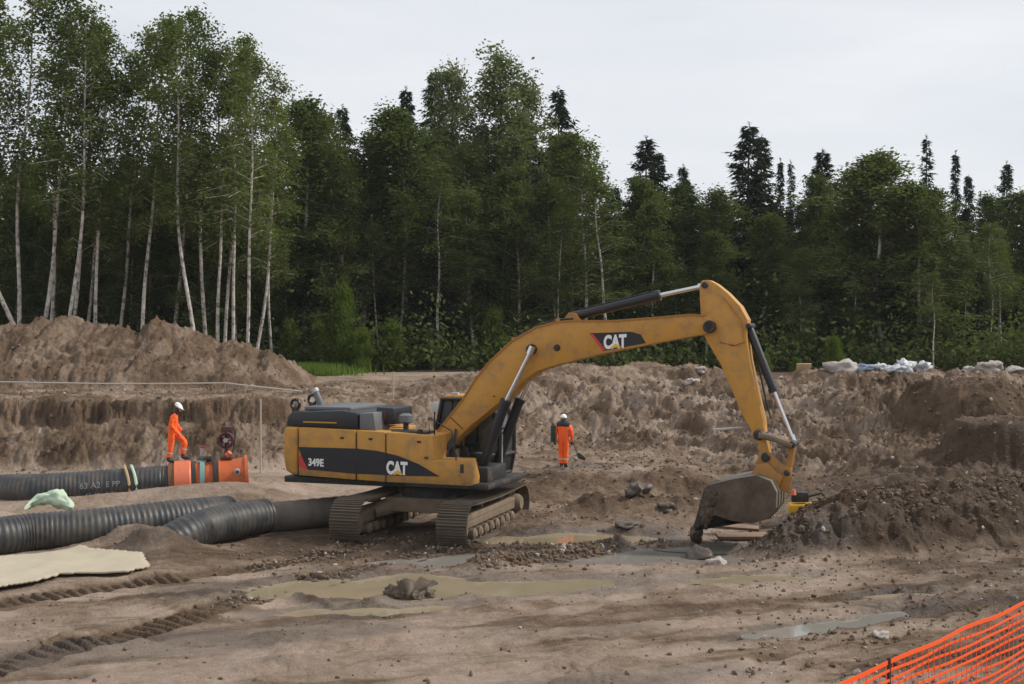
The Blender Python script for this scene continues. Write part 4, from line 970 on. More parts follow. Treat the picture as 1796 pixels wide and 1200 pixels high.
def hand(parent, wrist, dirv, palmn, s=1.0, mat=None):
    """palm and five fingers as one skinned mesh"""
    w = Vector(wrist); d = Vector(dirv).normalized(); nrm = Vector(palmn).normalized(); sd_ = d.cross(nrm).normalized()
    ch = [[(w, .026), (w + d * .045, (.034, .02)), (w + d * .09, (.038, .016))]]
    for k, (off, ln) in enumerate(((-.030, .060), (-.010, .072), (.011, .068), (.030, .052))):
        b0 = w + d * .088 + sd_ * off
        ch.append([('j', 0, 2), (b0, .011), (b0 + d * ln * .5 + nrm * .012, .0095), (b0 + d * ln * .85 + nrm * .035, .008)])
    ch.append([('j', 0, 1), (w + d * .05 - sd_ * .045, .013), (w + d * .085 - sd_ * .065 + nrm * .015, .010)])
    return skinned('hand', ch, mat or M['navy'], parent, 1)
def person(loc, rz, label, J, coat_band=False, group=None):
    root = tag(empty('person', loc, rz), label, 'person', group)
    pel, ch_, nk, hd_ = J['pelvis'], J['chest'], J['neck'], J['head']
    V = Vector
    body = [[(V(pel), (.185, .150)), (V(pel).lerp(V(ch_), .5), (.180, .15)), (V(ch_), (.205, .155)), (V(ch_).lerp(V(nk), .6), (.145, .12)), (V(nk), .060), (V(nk).lerp(V(hd_), .4), .058)]]
    for s in ('L', 'R'):
        body.append([('j', 0, 2), (V(J['sh' + s]), .092), (V(J['sh' + s]).lerp(V(J['el' + s]), .55), .074), (V(J['el' + s]), .068), (V(J['el' + s]).lerp(V(J['wr' + s]), .5), .060), (V(J['wr' + s]), .054)])
        body.append([('j', 0, 0), (V(J['hip' + s]), .125), (V(J['hip' + s]).lerp(V(J['kn' + s]), .55), .108), (V(J['kn' + s]), .092), (V(J['kn' + s]).lerp(V(J['an' + s]), .5), .088), (V(J['an' + s]), .080)])
    o = skinned('body', body, M['hivis'], root, 2)
    from mathutils import noise as mn_
    for v in o.data.vertices:   # cloth folds
        c_ = v.co; f_ = mn_.noise(Vector((c_.x * 9, c_.y * 9, c_.z * 16))) * .016 + mn_.noise(c_ * 5) * .012
        v.co = c_ + v.normal * f_
    # head: continuous lofted shape with a nose and ears, resting on the neck
    h = V(hd_); f = V(J.get('face', (1, 0, -.1))).normalized(); upv = V((0, 0, 1)); sdv = upv.cross(f).normalized()
    bm = bmesh.new(); bmesh.ops.create_uvsphere(bm, u_segments=24, v_segments=16, radius=1)
    for v in bm.verts:
        a_ = v.co.copy(); x, y, z = a_
        jaw = 1 - .28 * max(0, -z); x2 = x * .098 * jaw; y2 = y * .076 * jaw; z2 = z * .122
        if x > .85 and abs(y) < .25 and -.35 < z < .1: x2 += .022 * (1 - abs(y) / .25)
        if x > .7 and -.62 < z < -.42 and abs(y) < .4: x2 += .006
        if x > .75 and .05 < z < .3 and .2 < abs(y) < .55: x2 -= .010
        if abs(y) > .9 and abs(z) < .35 and abs(x) < .3: y2 += math.copysign(.014, y)
        v.co = h + f * x2 + sdv * y2 + upv * z2
    me = bpy.data.meshes.new('head'); bm.to_mesh(me); bm.free(); me.shade_smooth(); me.materials.append(M['skin'])
    hd_o = link('head', me, None, root)
    b = MB()
    for s in (-1, 1): 
        q = h + f * .088 + sdv * .032 * s + upv * .02; b.tube([q, q + f * .006], [.011, .008], 8)
    b.build('eye', M['dark'], hd_o)
    bm = bmesh.new(); bmesh.ops.create_uvsphere(bm, u_segments=22, v_segments=12, radius=1)
    for v in bm.verts:
        x, y, z = v.co
        if z < -.1: z = -.1 - (z + .1) * .02
        rim = 1.16 if z <= -.09 else 1.0
        v.co = h + upv * .035 + f * (x * .135 * rim + (.04 if z <= -.05 and x > .6 else 0)) + sdv * y * .115 * rim + upv * (z * .125)
    me = bpy.data.meshes.new('helmet'); bm.to_mesh(me); bm.free(); me.shade_smooth(); link('helmet', me, M['helmet'], root)
    b = MB(); b.tube([h - f * .05 + upv * -.02, h - f * .05 - upv * .10, V(nk) - f * .02], [.085, .075, .085], 12); b.build('hair', M['dark'], root)
    for s in ('L', 'R'):
        an = V(J['an' + s]); fd = V(J['ft' + s]).normalized()
        up_ = (V(J['kn' + s]) - an).normalized()
        skinned('boot', [[(an + up_ * .10, .070), (an, .064), (an - V((0, 0, .065)), (.055, .05)), (an - V((0, 0, .075)) + fd * .10, (.052, .042)), (an - V((0, 0, .085)) + fd * .19, (.042, .034))]], M['boot'], root, 2)
        dv = (V(J['wr' + s]) - V(J['el' + s])).normalized(); hand(root, V(J['wr' + s]), dv, V((1, 0, .01)) if abs(dv.x) < .8 else V((0, 0, -1)))
    if coat_band:
        b = MB(); c0 = V(nk) - V((0, 0, .07)); b.tube([c0 + V((0, -.20, -.03)), c0 + V((0, -.09, .02)), c0 + V((0, .09, .02)), c0 + V((0, .20, -.03))], [.11, .135, .135, .11], 12); b.build('shoulder_yoke', M['navy'], root)
    else:
        b = MB(); c0 = V(nk); b.tube([c0 - V((0, 0, .05)), c0 + V((0, 0, .02))], [.085, .075], 12); b.build('collar', M['navy'], root)
    for s in ('L', 'R'):  # reflective band at the shins
        a_ = V(J['kn' + s]).lerp(V(J['an' + s]), .50); b_ = V(J['kn' + s]).lerp(V(J['an' + s]), .62)
        MB().tube([a_, b_], .094, 16, False).build('reflective_band', M['lightgrey'], root)
    return root, o
zt1 = .66 + .62
J1 = dict(pelvis=(0, 0, .92), chest=(.06, 0, 1.26), neck=(.14, 0, 1.46), head=(.215, 0, 1.60), face=(.85, 0, -.5),
          shL=(.08, .19, 1.38), elL=(.10, .25, 1.08), wrL=(.27, .22, .90), shR=(.08, -.19, 1.38), elR=(.02, -.26, 1.09), wrR=(.17, -.24, .87),
          hipL=(.03, .10, .86), knL=(.36, .13, .60), anL=(.30, .13, .17), hipR=(.0, -.10, .86), knR=(.0, -.12, .49), anR=(-.08, -.12, .10),
          ftL=(1, 0, -.02), ftR=(1, -.2, 0))
wl = P(303, 810, e0.y + .25)
person((wl[0], e0.y + .12, e0.z + .60), math.radians(8), 'worker in orange coveralls and white helmet, one knee bent, standing on the pipe coupling', J1)
J2 = dict(pelvis=(0, 0, .93), chest=(.02, 0, 1.28), neck=(.03, 0, 1.47), head=(.06, 0, 1.62), face=(1, 0, -.2),
          shL=(.02, .20, 1.38), elL=(.0, .28, 1.10), wrL=(.07, .29, .86), shR=(.02, -.20, 1.38), elR=(0, -.29, 1.10), wrR=(.08, -.27, .86),
          hipL=(0, .09, .86), knL=(.04, .08, .49), anL=(.0, .07, .10), hipR=(0, -.09, .86), knR=(.02, -.085, .49), anR=(-.02, -.075, .10), ftL=(1, .2, 0), ftR=(1, -.25, 0))
wx_, wy_ = 1.72, 42.0
w2, _ = person((wx_, wy_, hz(wx_, wy_) + .01), math.radians(80), 'worker in orange coveralls and white helmet seen from behind beside the grey puddle', J2, True)
# things the worker holds
b = MB(); q = Vector((wx_ - .34, wy_ + .05, hz(wx_, wy_) + .88)); b.box(q + Vector((0, 0, .25)), (.16, .22, .55)); b.tube([q + Vector((0, 0, .48)), q + Vector((0, 0, .62))], .02, 8)
tag(b.build('canvas_bag', M['darkgreen'], None, .05), 'dark green bag hanging at the left side of the worker by the puddle', 'bag')
sp = tag(empty('shovel', (wx_ + .40, wy_ + .1, hz(wx_, wy_))), 'dark shovel held low at the right side of the worker by the puddle', 'shovel')
MB().tube([(-.12, 0, .95), (.10, 0, .42)], .018, 8).build('shovel_handle', M['dark'], sp); bl = MB(); bl.prism([(.03, .46), (.14, .50), (.36, .30), (.30, .24), (.10, .30)], -.10, -.08); bl.build('shovel_blade', M['dark'], sp, .004)

# ------------------------------------------------------------------ compactor behind the bucket
cpx, cpy = G(1412, 905, .42); cz = hz(cpx, cpy)
cm = tag(empty('plate_compactor', (cpx, cpy, .50), -.12), 'bright yellow plate compactor with a dark engine lying behind the bucket', 'compactor')
MB().prism([(-.42, .06), (-.40, .22), (.20, .24), (.42, .08), (.40, .0), (-.38, .0)], -.25, .25).build('base_plate', M['letter_yellow'], cm, .02)
MB().box((-.03, -.252, .15), (.34, .01, .07)).build('plate_slot', M['yellow_dirty'], cm)
MB().box((-.12, .05, .40), (.42, .32, .26)).build('engine', M['dark'], cm, .04)
MB().tube([(-.30, -.1, .46), (-.30, -.1, .60)], [.08, .05], 12).build('red_cap', M['pink_orange'], cm)
MB().tube([(.05, -.1, .42), (.40, -.1, .52), (.55, -.1, .40)], .03, 8).build('handle', M['dark'], cm)
lumpy('mud_under', (0, 0, 0), (.01, .01, .01), M['mud'], cm, 1, 1).hide_render = False
bpy.data.objects.remove([o for o in cm.children if o.name.startswith('mud_under')][0])
pile = lumpy('dirt_mound', (cpx, cpy + .1, .16), (.9, .6, .32), M['soil'], None, 4, 4, .25, 1.6)
tag(pile, 'low dirt mound under the yellow compactor', 'dirt mound')

# ------------------------------------------------------------------ boards, rocks, debris
def plank(px, py, z, l, w, th, rz, tilt, label):
    x, y = G(px, py, z); b = MB(); b.box((0, 0, 0), (l, w, th)); o = b.build('plank', M['wood'], None, .012)
    for v in o.data.vertices: v.co.z += .02 * math.sin(v.co.x * 3); v.co.y += .02 * math.sin(v.co.x * 5 + 1)
    o.location = (x, y, max(z, hz(x, y) + th / 2)); o.rotation_euler = (.12, tilt, rz); return tag(o, label, 'plank', 'planks under the bucket')
plank(1290, 924, .27, 1.15, .34, .07, -.16, .09, 'top pinkish plank lying under the bucket floor')
plank(1302, 940, .16, 1.25, .40, .08, .06, .03, 'lower pinkish plank lying under the bucket beside the wet mud')
lumpy('tmp', (0, 0, 0), (1, 1, 1), M['stone'], None, 1, 3, .28, 1.1)
rock_me = []
for k in range(5):
    o = lumpy('rock', (0, 0, 0), (1, 1, 1), M['stone'], None, 20 + k, 3, .7, 1.5); rock_me.append(o.data); bpy.data.objects.remove(o)
bpy.data.objects.remove(bpy.data.objects['tmp'])
rock_wet = [m_.copy() for m_ in rock_me]
for m_ in rock_wet: m_.materials.clear(); m_.materials.append(M['wet_stone'])
def crest(px, lo=50, hi=66):
    ys_ = np.linspace(lo, hi, 60); xs_ = (px - CX) / F * ys_; h_ = terrain(xs_, ys_)[0]; i = int(np.argmax((h_ - CH) / ys_)); return xs_[i], ys_[i] + .3, h_[i]
def rock(px, py, Yd, r, label, wet=False, k=0, zs=None):
    if Yd is None: x, y = G(px, py, .15); z = hz(x, y)
    elif Yd == 'c': x, y, z = crest(px, 42, 66); z += r[2] * .3
    else: x, y, z = P(px, py, Yd); z = hz(x, y) + r[2] * .35
    o = bpy.data.objects.new('rock' if r[0] < .45 else 'boulder', (rock_wet if wet else rock_me)[k % 5]); col.objects.link(o)
    o.location = (x, y, z if Yd is not None else z + r[2] * .3); o.scale = r; o.rotation_euler = (0, 0, k * 1.3)
    return tag(o, label, 'rock')
rock(1118, 898, None, (.42, .33, .25), 'dark wet angular rock between the excavator track and the bucket', True, 1)
rock(1168, 905, None, (.24, .2, .14), 'small dark rock right of the wet angular rock', True, 2)
rock(1100, 925, None, (.34, .25, .12), 'flat dark rock at the edge of the khaki puddle before the bucket', True, 3)
rock(1228, 968, None, (.32, .26, .22), 'dark mud covered rock in the grey puddle under the teeth', True, 4)
rock(1256, 985, None, (.2, .16, .12), 'pinkish pale rock at the waterline under the bucket', False, 0)
for k, (dx, dy, r_) in enumerate(((0, 0, .26), (-.28, .05, .2), (.27, .04, .2), (.1, -.14, .17), (-.12, -.12, .16), (.02, .1, .24))):
    x, y = G(720, 1044, .05)
    if k == 0: mc = tag(lumpy('mud_clump', (0, 0, 0), (r_ * 1.3, r_, r_), M['mud'], None, 60, 3, .9, 2.2), 'dark clump of mud standing alone in the khaki puddle', 'mud clump'); mc.location = (x, y, .04)
    else: lumpy('lump', (dx, dy, -.02), (r_, r_, r_ * .8), M['mud'], mc, 60 + k, 3, .9, 2.2)
rock(648, 1068, None, (.13, .1, .07), 'tiny dark clod at the foreground edge of the khaki puddle', True, 1)
rock(1545, 1110, None, (.16, .1, .08), 'small flat stone on the mud left of the orange net', False, 3)
rock(1212, 700, 55, (.35, .3, .22), 'white stone on the bank above the bucket', False, 1)
rock(1228, 672, 58, (.25, .2, .15), 'white stone high on the bank left of the stick', False, 2)
rock(1479, 634, 'c', (.85, .6, .42), 'grey rounded boulder on the crest left of the white sheets', False, 0)
rock(1703, 652, 'c', (.45, .4, .26), 'pale reddish boulder on the crest above the dark dome', False, 1)
rock(1742, 654, 'c', (.5, .4, .27), 'pale grey boulder on the crest right of the reddish boulder', False, 2)
rock(1785, 656, 'c', (.4, .35, .18), 'brown boulder at the right edge of the crest', False, 4)
# white plastic sheets / bags on the crest
def crumple(px, py, Yd, r, mat, label, k):
    x, y, z = crest(px); z += r[2] * .30
    r = (r[0] * .85, r[1] * .8, r[2] * .7)
    o = lumpy('plastic_sheet', (0, 0, 0), r, mat, None, k, 3, .9, 1.7); o.location = (x, y, z); o.rotation_euler = (0, 0, k)
    return tag(o, label, 'plastic sheet')
for k, (px, py, r, mt, lb) in enumerate([
    (1523, 659, (.7, .5, .32), 'blue_grey', 'blue grey crumpled sheet, leftmost of the pale rubbish on the crest'),
    (1547, 657, (.45, .4, .33), 'white_plastic', 'bright white crumpled sheet, tallest of the pale rubbish on the crest'),
    (1572, 655, (.45, .4, .28), 'white_plastic', 'white bag just right of the tallest white sheet on the crest'),
    (1590, 652, (.6, .5, .5), 'white_plastic', 'small white bag behind the middle of the pale rubbish on the crest'),
    (1606, 656, (.6, .5, .4), 'blue_grey', 'blue grey bag between white bags on the crest'),
    (1622, 655, (.5, .4, .35), 'white_plastic', 'white bag at the right end of the pale rubbish on the crest'),
    (1495, 649, (.6, .3, .14), 'white_plastic', 'thin white sheet lying beside the grey rounded boulder')]):
    crumple(px, py, 58, r, M[mt], lb, 30 + k)
q = crest(1412); o = MB().box((0, 0, 0), (.8, .1, .45)).build('board', M['tan'], None, .02); o.location = (q[0], q[1], q[2] + .12); o.rotation_euler = (.3, 0, .2)
tag(o, 'small tan board propped on the crest left of the grey boulder', 'board')
for k, (px, py, Yd, ln, an) in enumerate([(1110, 716, 54, 1.2, -.3), (1300, 742, 49, 2.2, -.35), (1240, 660, 60, 2.4, .12), (1385, 705, 52, 1.6, -.5)]):
    q = P(px, py, Yd); zz = max(hz(q[0], q[1]), q[2]) + .04
    o = MB().tube([(-ln/2, 0, 0), (0, .05, .02), (ln/2, 0, 0)], [.07, .06, .04], 8).build('fallen_branch', M['postwood']); o.location = (q[0], q[1], hz(q[0], q[1]) + .06); o.rotation_euler = (0, an * .25, an)
    tag(o, ['pale broken branch on the bank right of the worker', 'long pale branch on the bank behind the stick', 'pale pole on the crest behind the stick', 'pale branch on the slope right of the bucket cylinder'][k], 'branch')

# scattered stones and clods
def scatter():
    N = 5200
    X_ = []; Y_ = []; S_ = []
    r = RNG
    def addp(x, y, s): X_.append(x); Y_.append(y); S_.append(s)
    for _ in range(1500):   # slope and rugged ground
        y = r.uniform(31, 60); x = y * r.uniform(.0, .47); addp(x, y, r.uniform(.02, .075) * (y / 42))
    for _ in range(1600):   # foreground right
        y = r.uniform(17, 32); x = y * r.uniform(.18, .46); addp(x, y, abs(r.normal(0, .02)) + .008)
    for _ in range(900):    # around tracks and puddles
        x, y = r.normal(-1, 3.2), r.normal(28.6, 1.2); addp(x, y, abs(r.normal(0, .022)) + .01)
    for _ in range(600):    # foreground thin scatter
        y = r.uniform(17, 28); x = y * r.uniform(-.45, .3); addp(x, y, abs(r.normal(0, .016)) + .006)
    for _ in range(500):
        y = r.uniform(41, 58); x = y * r.uniform(-.45, 0); addp(x, y, r.uniform(.03, .09))
    for _ in range(500):
        t_ = r.uniform(0, 1); x0, y0 = G(835 + 250 * t_, 1000 - 34 * t_); addp(x0 + r.normal(0, .1), y0 + r.normal(0, .3), r.uniform(.02, .075))
    for _ in range(260):   # churned strip in front of the tracks
        t_ = r.uniform(0, 1); x = -2.2 + 6.0 * t_; y = 29.2 + .6 * t_ + r.normal(0, .28); addp(x, y, r.uniform(.02, .07))
    n0 = len(X_)
    for _ in range(2000):   # crumbs on the wet heap and rugged ground
        t_ = r.uniform(0, 1) ** .8; x = 5.5 + 10 * t_; y = 29.2 + .37 * (x - 5.5) + r.normal(0, 1.1); addp(x, y, abs(r.normal(0, .028)) + .014)
    n1 = len(X_)
    for _ in range(1800):
        y = r.uniform(33, 56); x = y * r.uniform(.0, .47); addp(x, y, r.uniform(.02, .06) * (y / 40))
    for R_ in RUTS:
        for _ in range(300):
            i = r.integers(3, len(R_) - 1); t_ = r.uniform(0, 1); x = R_[i][0] + (R_[i+1][0] - R_[i][0]) * t_ + r.normal(0, .3); y = R_[i][1] + (R_[i+1][1] - R_[i][1]) * t_ + r.normal(0, .28); addp(x, y, r.uniform(.015, .06))
    X_ = np.array(X_); Y_ = np.array(Y_); S_ = np.array(S_)
    H = terrain(X_, Y_)[0]
    base = []; bm = bmesh.new(); bmesh.ops.create_icosphere(bm, subdivisions=1, radius=1); bv = np.array([v.co[:] for v in bm.verts]); bf = np.array([[v.index for v in f.verts] for f in bm.faces]); bm.free()
    n = len(X_); V = np.repeat(bv[None], n, 0) * (1 + r.uniform(-.35, .35, (n, len(bv), 1)))
    V = V * (S_[:, None, None] * r.uniform(.6, 1.3, (n, 1, 3))) + np.stack([X_, Y_, H + S_ * .25], 1)[:, None, :]
    Fi = (bf[None] + (np.arange(n) * len(bv))[:, None, None])
    dark = r.random(n); dark[n0:n1] *= .93
    for nm, sel, mt, lab in (('gravel', dark > .93, M['stone'], 'pale'), ('mud_clods', dark <= .93, M['clod'], 'dark')):
        f = Fi[sel].reshape(-1, 3); us, inv = np.unique(f, return_inverse=True)
        me = bpy.data.meshes.new(nm); me.from_pydata(V.reshape(-1, 3)[us].tolist(), [], inv.reshape(-1, 3).tolist())
        tag(link(nm, me, mt), {'pale': 'small pale stones scattered over the mud and slopes', 'dark': 'small brown mud clods scattered over the ground'}[lab], {'pale': 'gravel', 'dark': 'clods'}[lab], kind='stuff')
M['clod'] = paint('mud_clod', (.115, .075, .046), .85, .5, 1.2, 0, (.20, .15, .11), .35)
scatter()

# ------------------------------------------------------------------ stakes, rope line, net fence
rp = tag(empty('rope_barrier', P(200, 690, 50)), 'thin pale rope strung on short stakes in front of the long spoil heap', 'rope barrier')
ro = Vector(rp.location)
pts = []
for px, py in ((-60, 669), (60, 671), (170, 673), (300, 673), (395, 672), (440, 677), (530, 687)):
    x, y, z = P(px, py, 50); pts.append(Vector((x, y, max(z, hz(x, y) + .12))) - ro)
MB().tube(pts, .032, 6).build('rope', M['rope'], rp)
for q in pts[:-1]:
    gz = hz(q.x + ro.x, q.y + ro.y) - ro.z - .1; MB().tube([(q.x, q.y, gz), (q.x, q.y, q.z + .06)], .03, 6).build('stake', M['postwood'], rp)
for px, y0, y1, Yd, lb in ((457, 700, 815, 41.3, 'tall thin pale stake standing before the dark trench wall right of the orange pipe end'), (690, 652, 712, 52, 'thin brownish stake on the ground behind the engine hood')):
    a_ = P(px, y1, Yd); b_ = P(px, y0, Yd)
    tag(MB().tube([(a_[0], a_[1], min(a_[2], hz(a_[0], a_[1]) - .1)), (b_[0], b_[1], b_[2])], .03, 8).build('survey_stake', M['postwood']), lb, 'stake')

fn = tag(empty('net_fence', (3.76, 12.5, .75)), 'bright orange plastic safety net on dark posts in the right corner', 'fence')
def fpt(t_, z): return Vector((.875 * t_, t_, z))
for i, t_ in enumerate((-3.4, 0, 5.2)):
    b = MB(); b.tube([fpt(t_, -.6), fpt(t_, 1.045)], .021, 8); b.build('post', M['dark'], fn)
    MB().tube([fpt(t_, .86) + Vector((-.05, -.02, 0)), fpt(t_, .86) + Vector((.05, .02, 0))], .012, 6).build('wire_tie', M['dark'], fn)
NSR = 12
for k in range(NSR):
    z = 1.0 - k * .085; b = MB(); prev = None; V = []; n = 90
    for i in range(n + 1):
        t_ = -3.4 + 8.6 * i / n; loc = (t_ + 3.4) / 3.4 if t_ < 0 else t_ / 5.2
        sag = (.035 + .006 * k) * math.sin(PI * loc) * (1.2 if t_ > 0 else .8) * (1 if k else .55)
        zz = z - sag + .008 * math.sin(t_ * 5 + k * 1.9) - (.05 * max(0, -t_) / 3.4 if t_ < 0 else 0)
        wv = .015 * math.sin(t_ * 3.1 + k); w = .022 if k == 0 else .0135
        p0 = fpt(t_, zz) + Vector((.75, -.66, 0)) * wv
        V.append((p0, w))
    vs_ = []; fs = []
    for i, (p0, w) in enumerate(V):
        nrm = Vector((.75, -.66, 0)) * .003
        vs_ += [p0 + Vector((0, 0, w)) - nrm, p0 - Vector((0, 0, w)) - nrm, p0 - Vector((0, 0, w)) + nrm, p0 + Vector((0, 0, w)) + nrm]
        if i:
            o_ = (i - 1) * 4
            for j in range(4): fs.append((o_ + j, o_ + (j + 1) % 4, o_ + 4 + (j + 1) % 4, o_ + 4 + j))
    b.add(vs_, fs).build('net_strand', M['net'], fn, smooth=0)
b = MB()
for i in range(78):
    t_ = -3.35 + i * .11; loc = (t_ + 3.4) / 3.4 if t_ < 0 else t_ / 5.2; sag = .035 * math.sin(PI * loc)
    b.tube([fpt(t_, .98 - sag * .6), fpt(t_ + .03, .5 - sag), fpt(t_ + .01, .05 - sag)], .0045, 4, False)
o = b.build('cross_threads', M['net'], fn, smooth=0); o['kind'] = 'stuff'

# ------------------------------------------------------------------ TREES
def mesh_quads(name, co, mat, tri=False):
    k = 3 if tri else 4; n = len(co) // k
    me = bpy.data.meshes.new(name); me.vertices.add(len(co)); me.vertices.foreach_set('co', co.astype(np.float32).ravel())
    me.loops.add(n * k); me.loops.foreach_set('vertex_index', np.arange(n * k, dtype=np.int32))
    me.polygons.add(n); me.polygons.foreach_set('loop_start', (np.arange(n) * k).astype(np.int32))
    me.update(calc_edges=True); me.materials.append(mat); return me
def leaves(cen, size, r, up=.3, elong=1.5):
    """random small leaf-sized quads"""
    n = len(cen); nr = r.normal(size=(n, 3)); nr[:, 2] += up * 2 * np.sign(nr[:, 2] + .001); nr /= np.linalg.norm(nr, axis=1, keepdims=True)
    a_ = np.cross(nr, r.normal(size=(n, 3))); a_ /= np.linalg.norm(a_, axis=1, keepdims=True); b_ = np.cross(nr, a_)
    s = (size * r.uniform(.6, 1.3, n))[:, None]; a_ = a_ * s * elong * .5; b_ = b_ * s * .5
    return np.stack([cen - a_, cen - b_ * .9 , cen + a_, cen + b_ * .9], 1).reshape(-1, 3)
def wob(h, r, amp):
    ph = r.uniform(0, 6, 4)
    return lambda z: Vector((amp * math.sin(z * .25 + ph[0]) + amp * .5 * math.sin(z * .6 + ph[1]) - amp * (math.sin(ph[0]) + .5 * math.sin(ph[1])), amp * math.sin(z * .22 + ph[2]) - amp * math.sin(ph[2]), z))
def deciduous(kind, seed):
    r = np.random.default_rng(seed); H = 20.0
    if kind == 'birch': cb_, rad, nb, ncl, per, lsz, tr, bark, lm, drop = (.34, .46, .40, .52, .42)[seed % 5], 2.3, 46, 5, 24, .13, .10, 'bark_birch', 'leaf_birch', .9
    elif kind == 'aspen': cb_, rad, nb, ncl, per, lsz, tr, bark, lm, drop = .22, 3.8, 66, 9, 21, .16, .22, 'bark_dark', 'leaf_aspen', .15
    elif kind == 'broad': cb_, rad, nb, ncl, per, lsz, tr, bark, lm, drop = (.12, .22, .16, .30)[seed % 4], 3.4, 80, 8, 27, .17, .14, 'bark_birch', 'leaf_broad', .45
    else: cb_, rad, nb, ncl, per, lsz, tr, bark, lm, drop = .03, 6.5, 60, 7, 22, .55, .5, 'bark_dark', 'leaf_fresh', .1
    f = wob(H, r, .22 if kind != 'bush' else .5)
    t_ = MB(); zs = np.linspace(0, H * .97, 15); t_.tube([f(z) for z in zs], [max(.015, tr * (1 - z / H) ** .8 + .01) for z in zs], 8)
    cen = []
    # lobes modulate the branch reach so the outline is uneven
    lob = [(r.uniform(cb_, 1), r.uniform(0, 2 * PI), r.uniform(.25, .6)) for _ in range(7)]
    for i in range(nb):
        u = cb_ + (1 - cb_) * ((i + r.uniform(0, 1)) / nb); th = r.uniform(0, 2 * PI)
        rel = (u - cb_) / (1 - cb_)
        env = (math.sin(PI * min(1, rel * .92 + .10)) ** .6) * (1 - .45 * rel)
        k = 1.0
        for lu, lt, la in lob: k += la * math.exp(-((u - lu) / .10) ** 2) * math.cos(th - lt)
        ln = rad * env * k * r.uniform(.55, 1.15) + .25
        base = f(u * H * .96); rise = r.uniform(.35, .9) * ln * (.9 if rel > .5 else .5)
        d = Vector((math.cos(th), math.sin(th), 0)); tip = base + d * ln + Vector((0, 0, rise - drop * ln * .25)); midp = base + d * ln * .5 + Vector((0, 0, rise * .75))
        t_.tube([base, midp, tip], [tr * .28 * (1 - u * .6), tr * .16, .008], 4, False)
        for j in range(ncl):
            s = r.uniform(.25, 1.08); c_ = (base.lerp(midp, s * 2) if s < .5 else midp.lerp(tip, s * 2 - 1)); c_ = c_ + Vector(r.normal(0, .10 * rad, 3)) * .8
            sp = ((.21 if kind == 'birch' else .24) if kind != 'bush' else .8) * r.uniform(.7, 1.5) * (1 if kind == 'birch' else 1.2)
            g_ = r.normal(size=(per, 3)) * np.array([sp, sp, sp * (.75 + .6 * drop)]); g_[:, 2] -= drop * .30 * np.abs(g_[:, 2]); cen.append(np.array(c_)[None] + g_)
    cen = np.concatenate(cen); cen = cen[cen[:, 2] > .1]
    lv = leaves(cen, np.full(len(cen), lsz), r, .2)
    o = t_.build('trunk', M[bark], None); tm = o.data; bpy.data.objects.remove(o)
    return tm, mesh_quads('crown', lv, M[lm]), H
def spruce(seed, thin=1.0, dens=1.0):
    r = np.random.default_rng(seed); H = 20.0; f = wob(H, r, .05); t_ = MB(); zs = np.linspace(0, H * .99, 12)
    t_.tube([f(z) for z in zs], [max(.012, .2 * (1 - z / H) + .012) for z in zs], 8); cen = []; z = .8
    Q_ = []
    NB = int(430 * dens)
    for i in range(NB):
            rel = .04 + .945 * (max(0, i + r.uniform(-.5, .5)) / NB) ** .92; z = rel * H
            R_ = (3.2 * (1 - rel) ** .80 + .10) * thin * (1 + .16 * math.sin(z * 2.1 + seed) + .10 * math.sin(z * 5.3))
            th = r.uniform(0, 2 * PI); ln = max(.12, R_ * min(1.25, abs(r.normal(.88, .2)))); d = np.array([math.cos(th), math.sin(th), 0.]); pd_ = np.array([-d[1], d[0], 0])
            m = int(7 + ln * 17 * dens); s = r.uniform(.05, 1, m) ** .8; w = (.10 + .13 * (1 - s) * ln) * r.normal(0, .9, m)
            droop = -(r.normal(.34, .10) if rel < .85 else -.35) * ln * s + .16 * ln * s ** 3
            c_ = np.array(f(z))[None] + d[None] * (s * ln)[:, None] + pd_[None] * w[:, None]; c_[:, 2] += droop - np.abs(r.normal(0, .12, m)) - np.abs(w) * .2
            L_ = r.uniform(.18, .42, m)[:, None]; dirs = d[None] * .7 + pd_[None] * (np.sign(w) * .5)[:, None] + np.array([[0, 0, -.6]]) + r.normal(0, .35, (m, 3)); dirs /= np.linalg.norm(dirs, axis=1, keepdims=True)
            sd_ = np.cross(dirs, r.normal(size=(m, 3))); sd_ /= np.linalg.norm(sd_, axis=1, keepdims=True)
            Q_.append(np.stack([c_ - sd_ * .06, c_ + sd_ * .06, c_ + dirs * L_], 1).reshape(-1, 3))
    tl = r.uniform(.93, 1.0, 40) * H; c_ = np.stack([r.normal(0, .03, 40), r.normal(0, .03, 40), tl], 1) + np.array(f(H * .97))[None] * np.array([[1, 1, 0]]); an_ = r.uniform(0, 2 * PI, 40)
    dd_ = np.stack([np.cos(an_) * .16, np.sin(an_) * .16, np.full(40, .12)], 1); Q_.append(np.stack([c_ - [0, 0, .03], c_ + [0, 0, .03], c_ + dd_], 1).reshape(-1, 3))
    co = np.concatenate(Q_)
    o = t_.build('trunk', M['bark_dark'], None); tm = o.data; bpy.data.objects.remove(o)
    return tm, mesh_quads('crown', co, M['needle'], True), H
PROTO = {'birch': [deciduous('birch', s) for s in (1, 2, 3, 4, 5)], 'aspen': [deciduous('aspen', s) for s in (11, 12)],
         'broad': [deciduous('broad', s) for s in (21, 22, 23, 24)], 'bush': [deciduous('bush', s) for s in (31, 32)],
         'spruce': [spruce(s) for s in (41, 42, 43)], 'thinspruce': [spruce(51, .42, .75), spruce(52, .5, .6)]}
NAMES = {'birch': ('birch_tree', 'birch tree'), 'aspen': ('aspen_tree', 'tree'), 'broad': ('leafy_tree', 'tree'), 'bush': ('bush', 'bush'), 'spruce': ('spruce_tree', 'spruce tree'), 'thinspruce': ('slim_spruce_tree', 'spruce tree')}
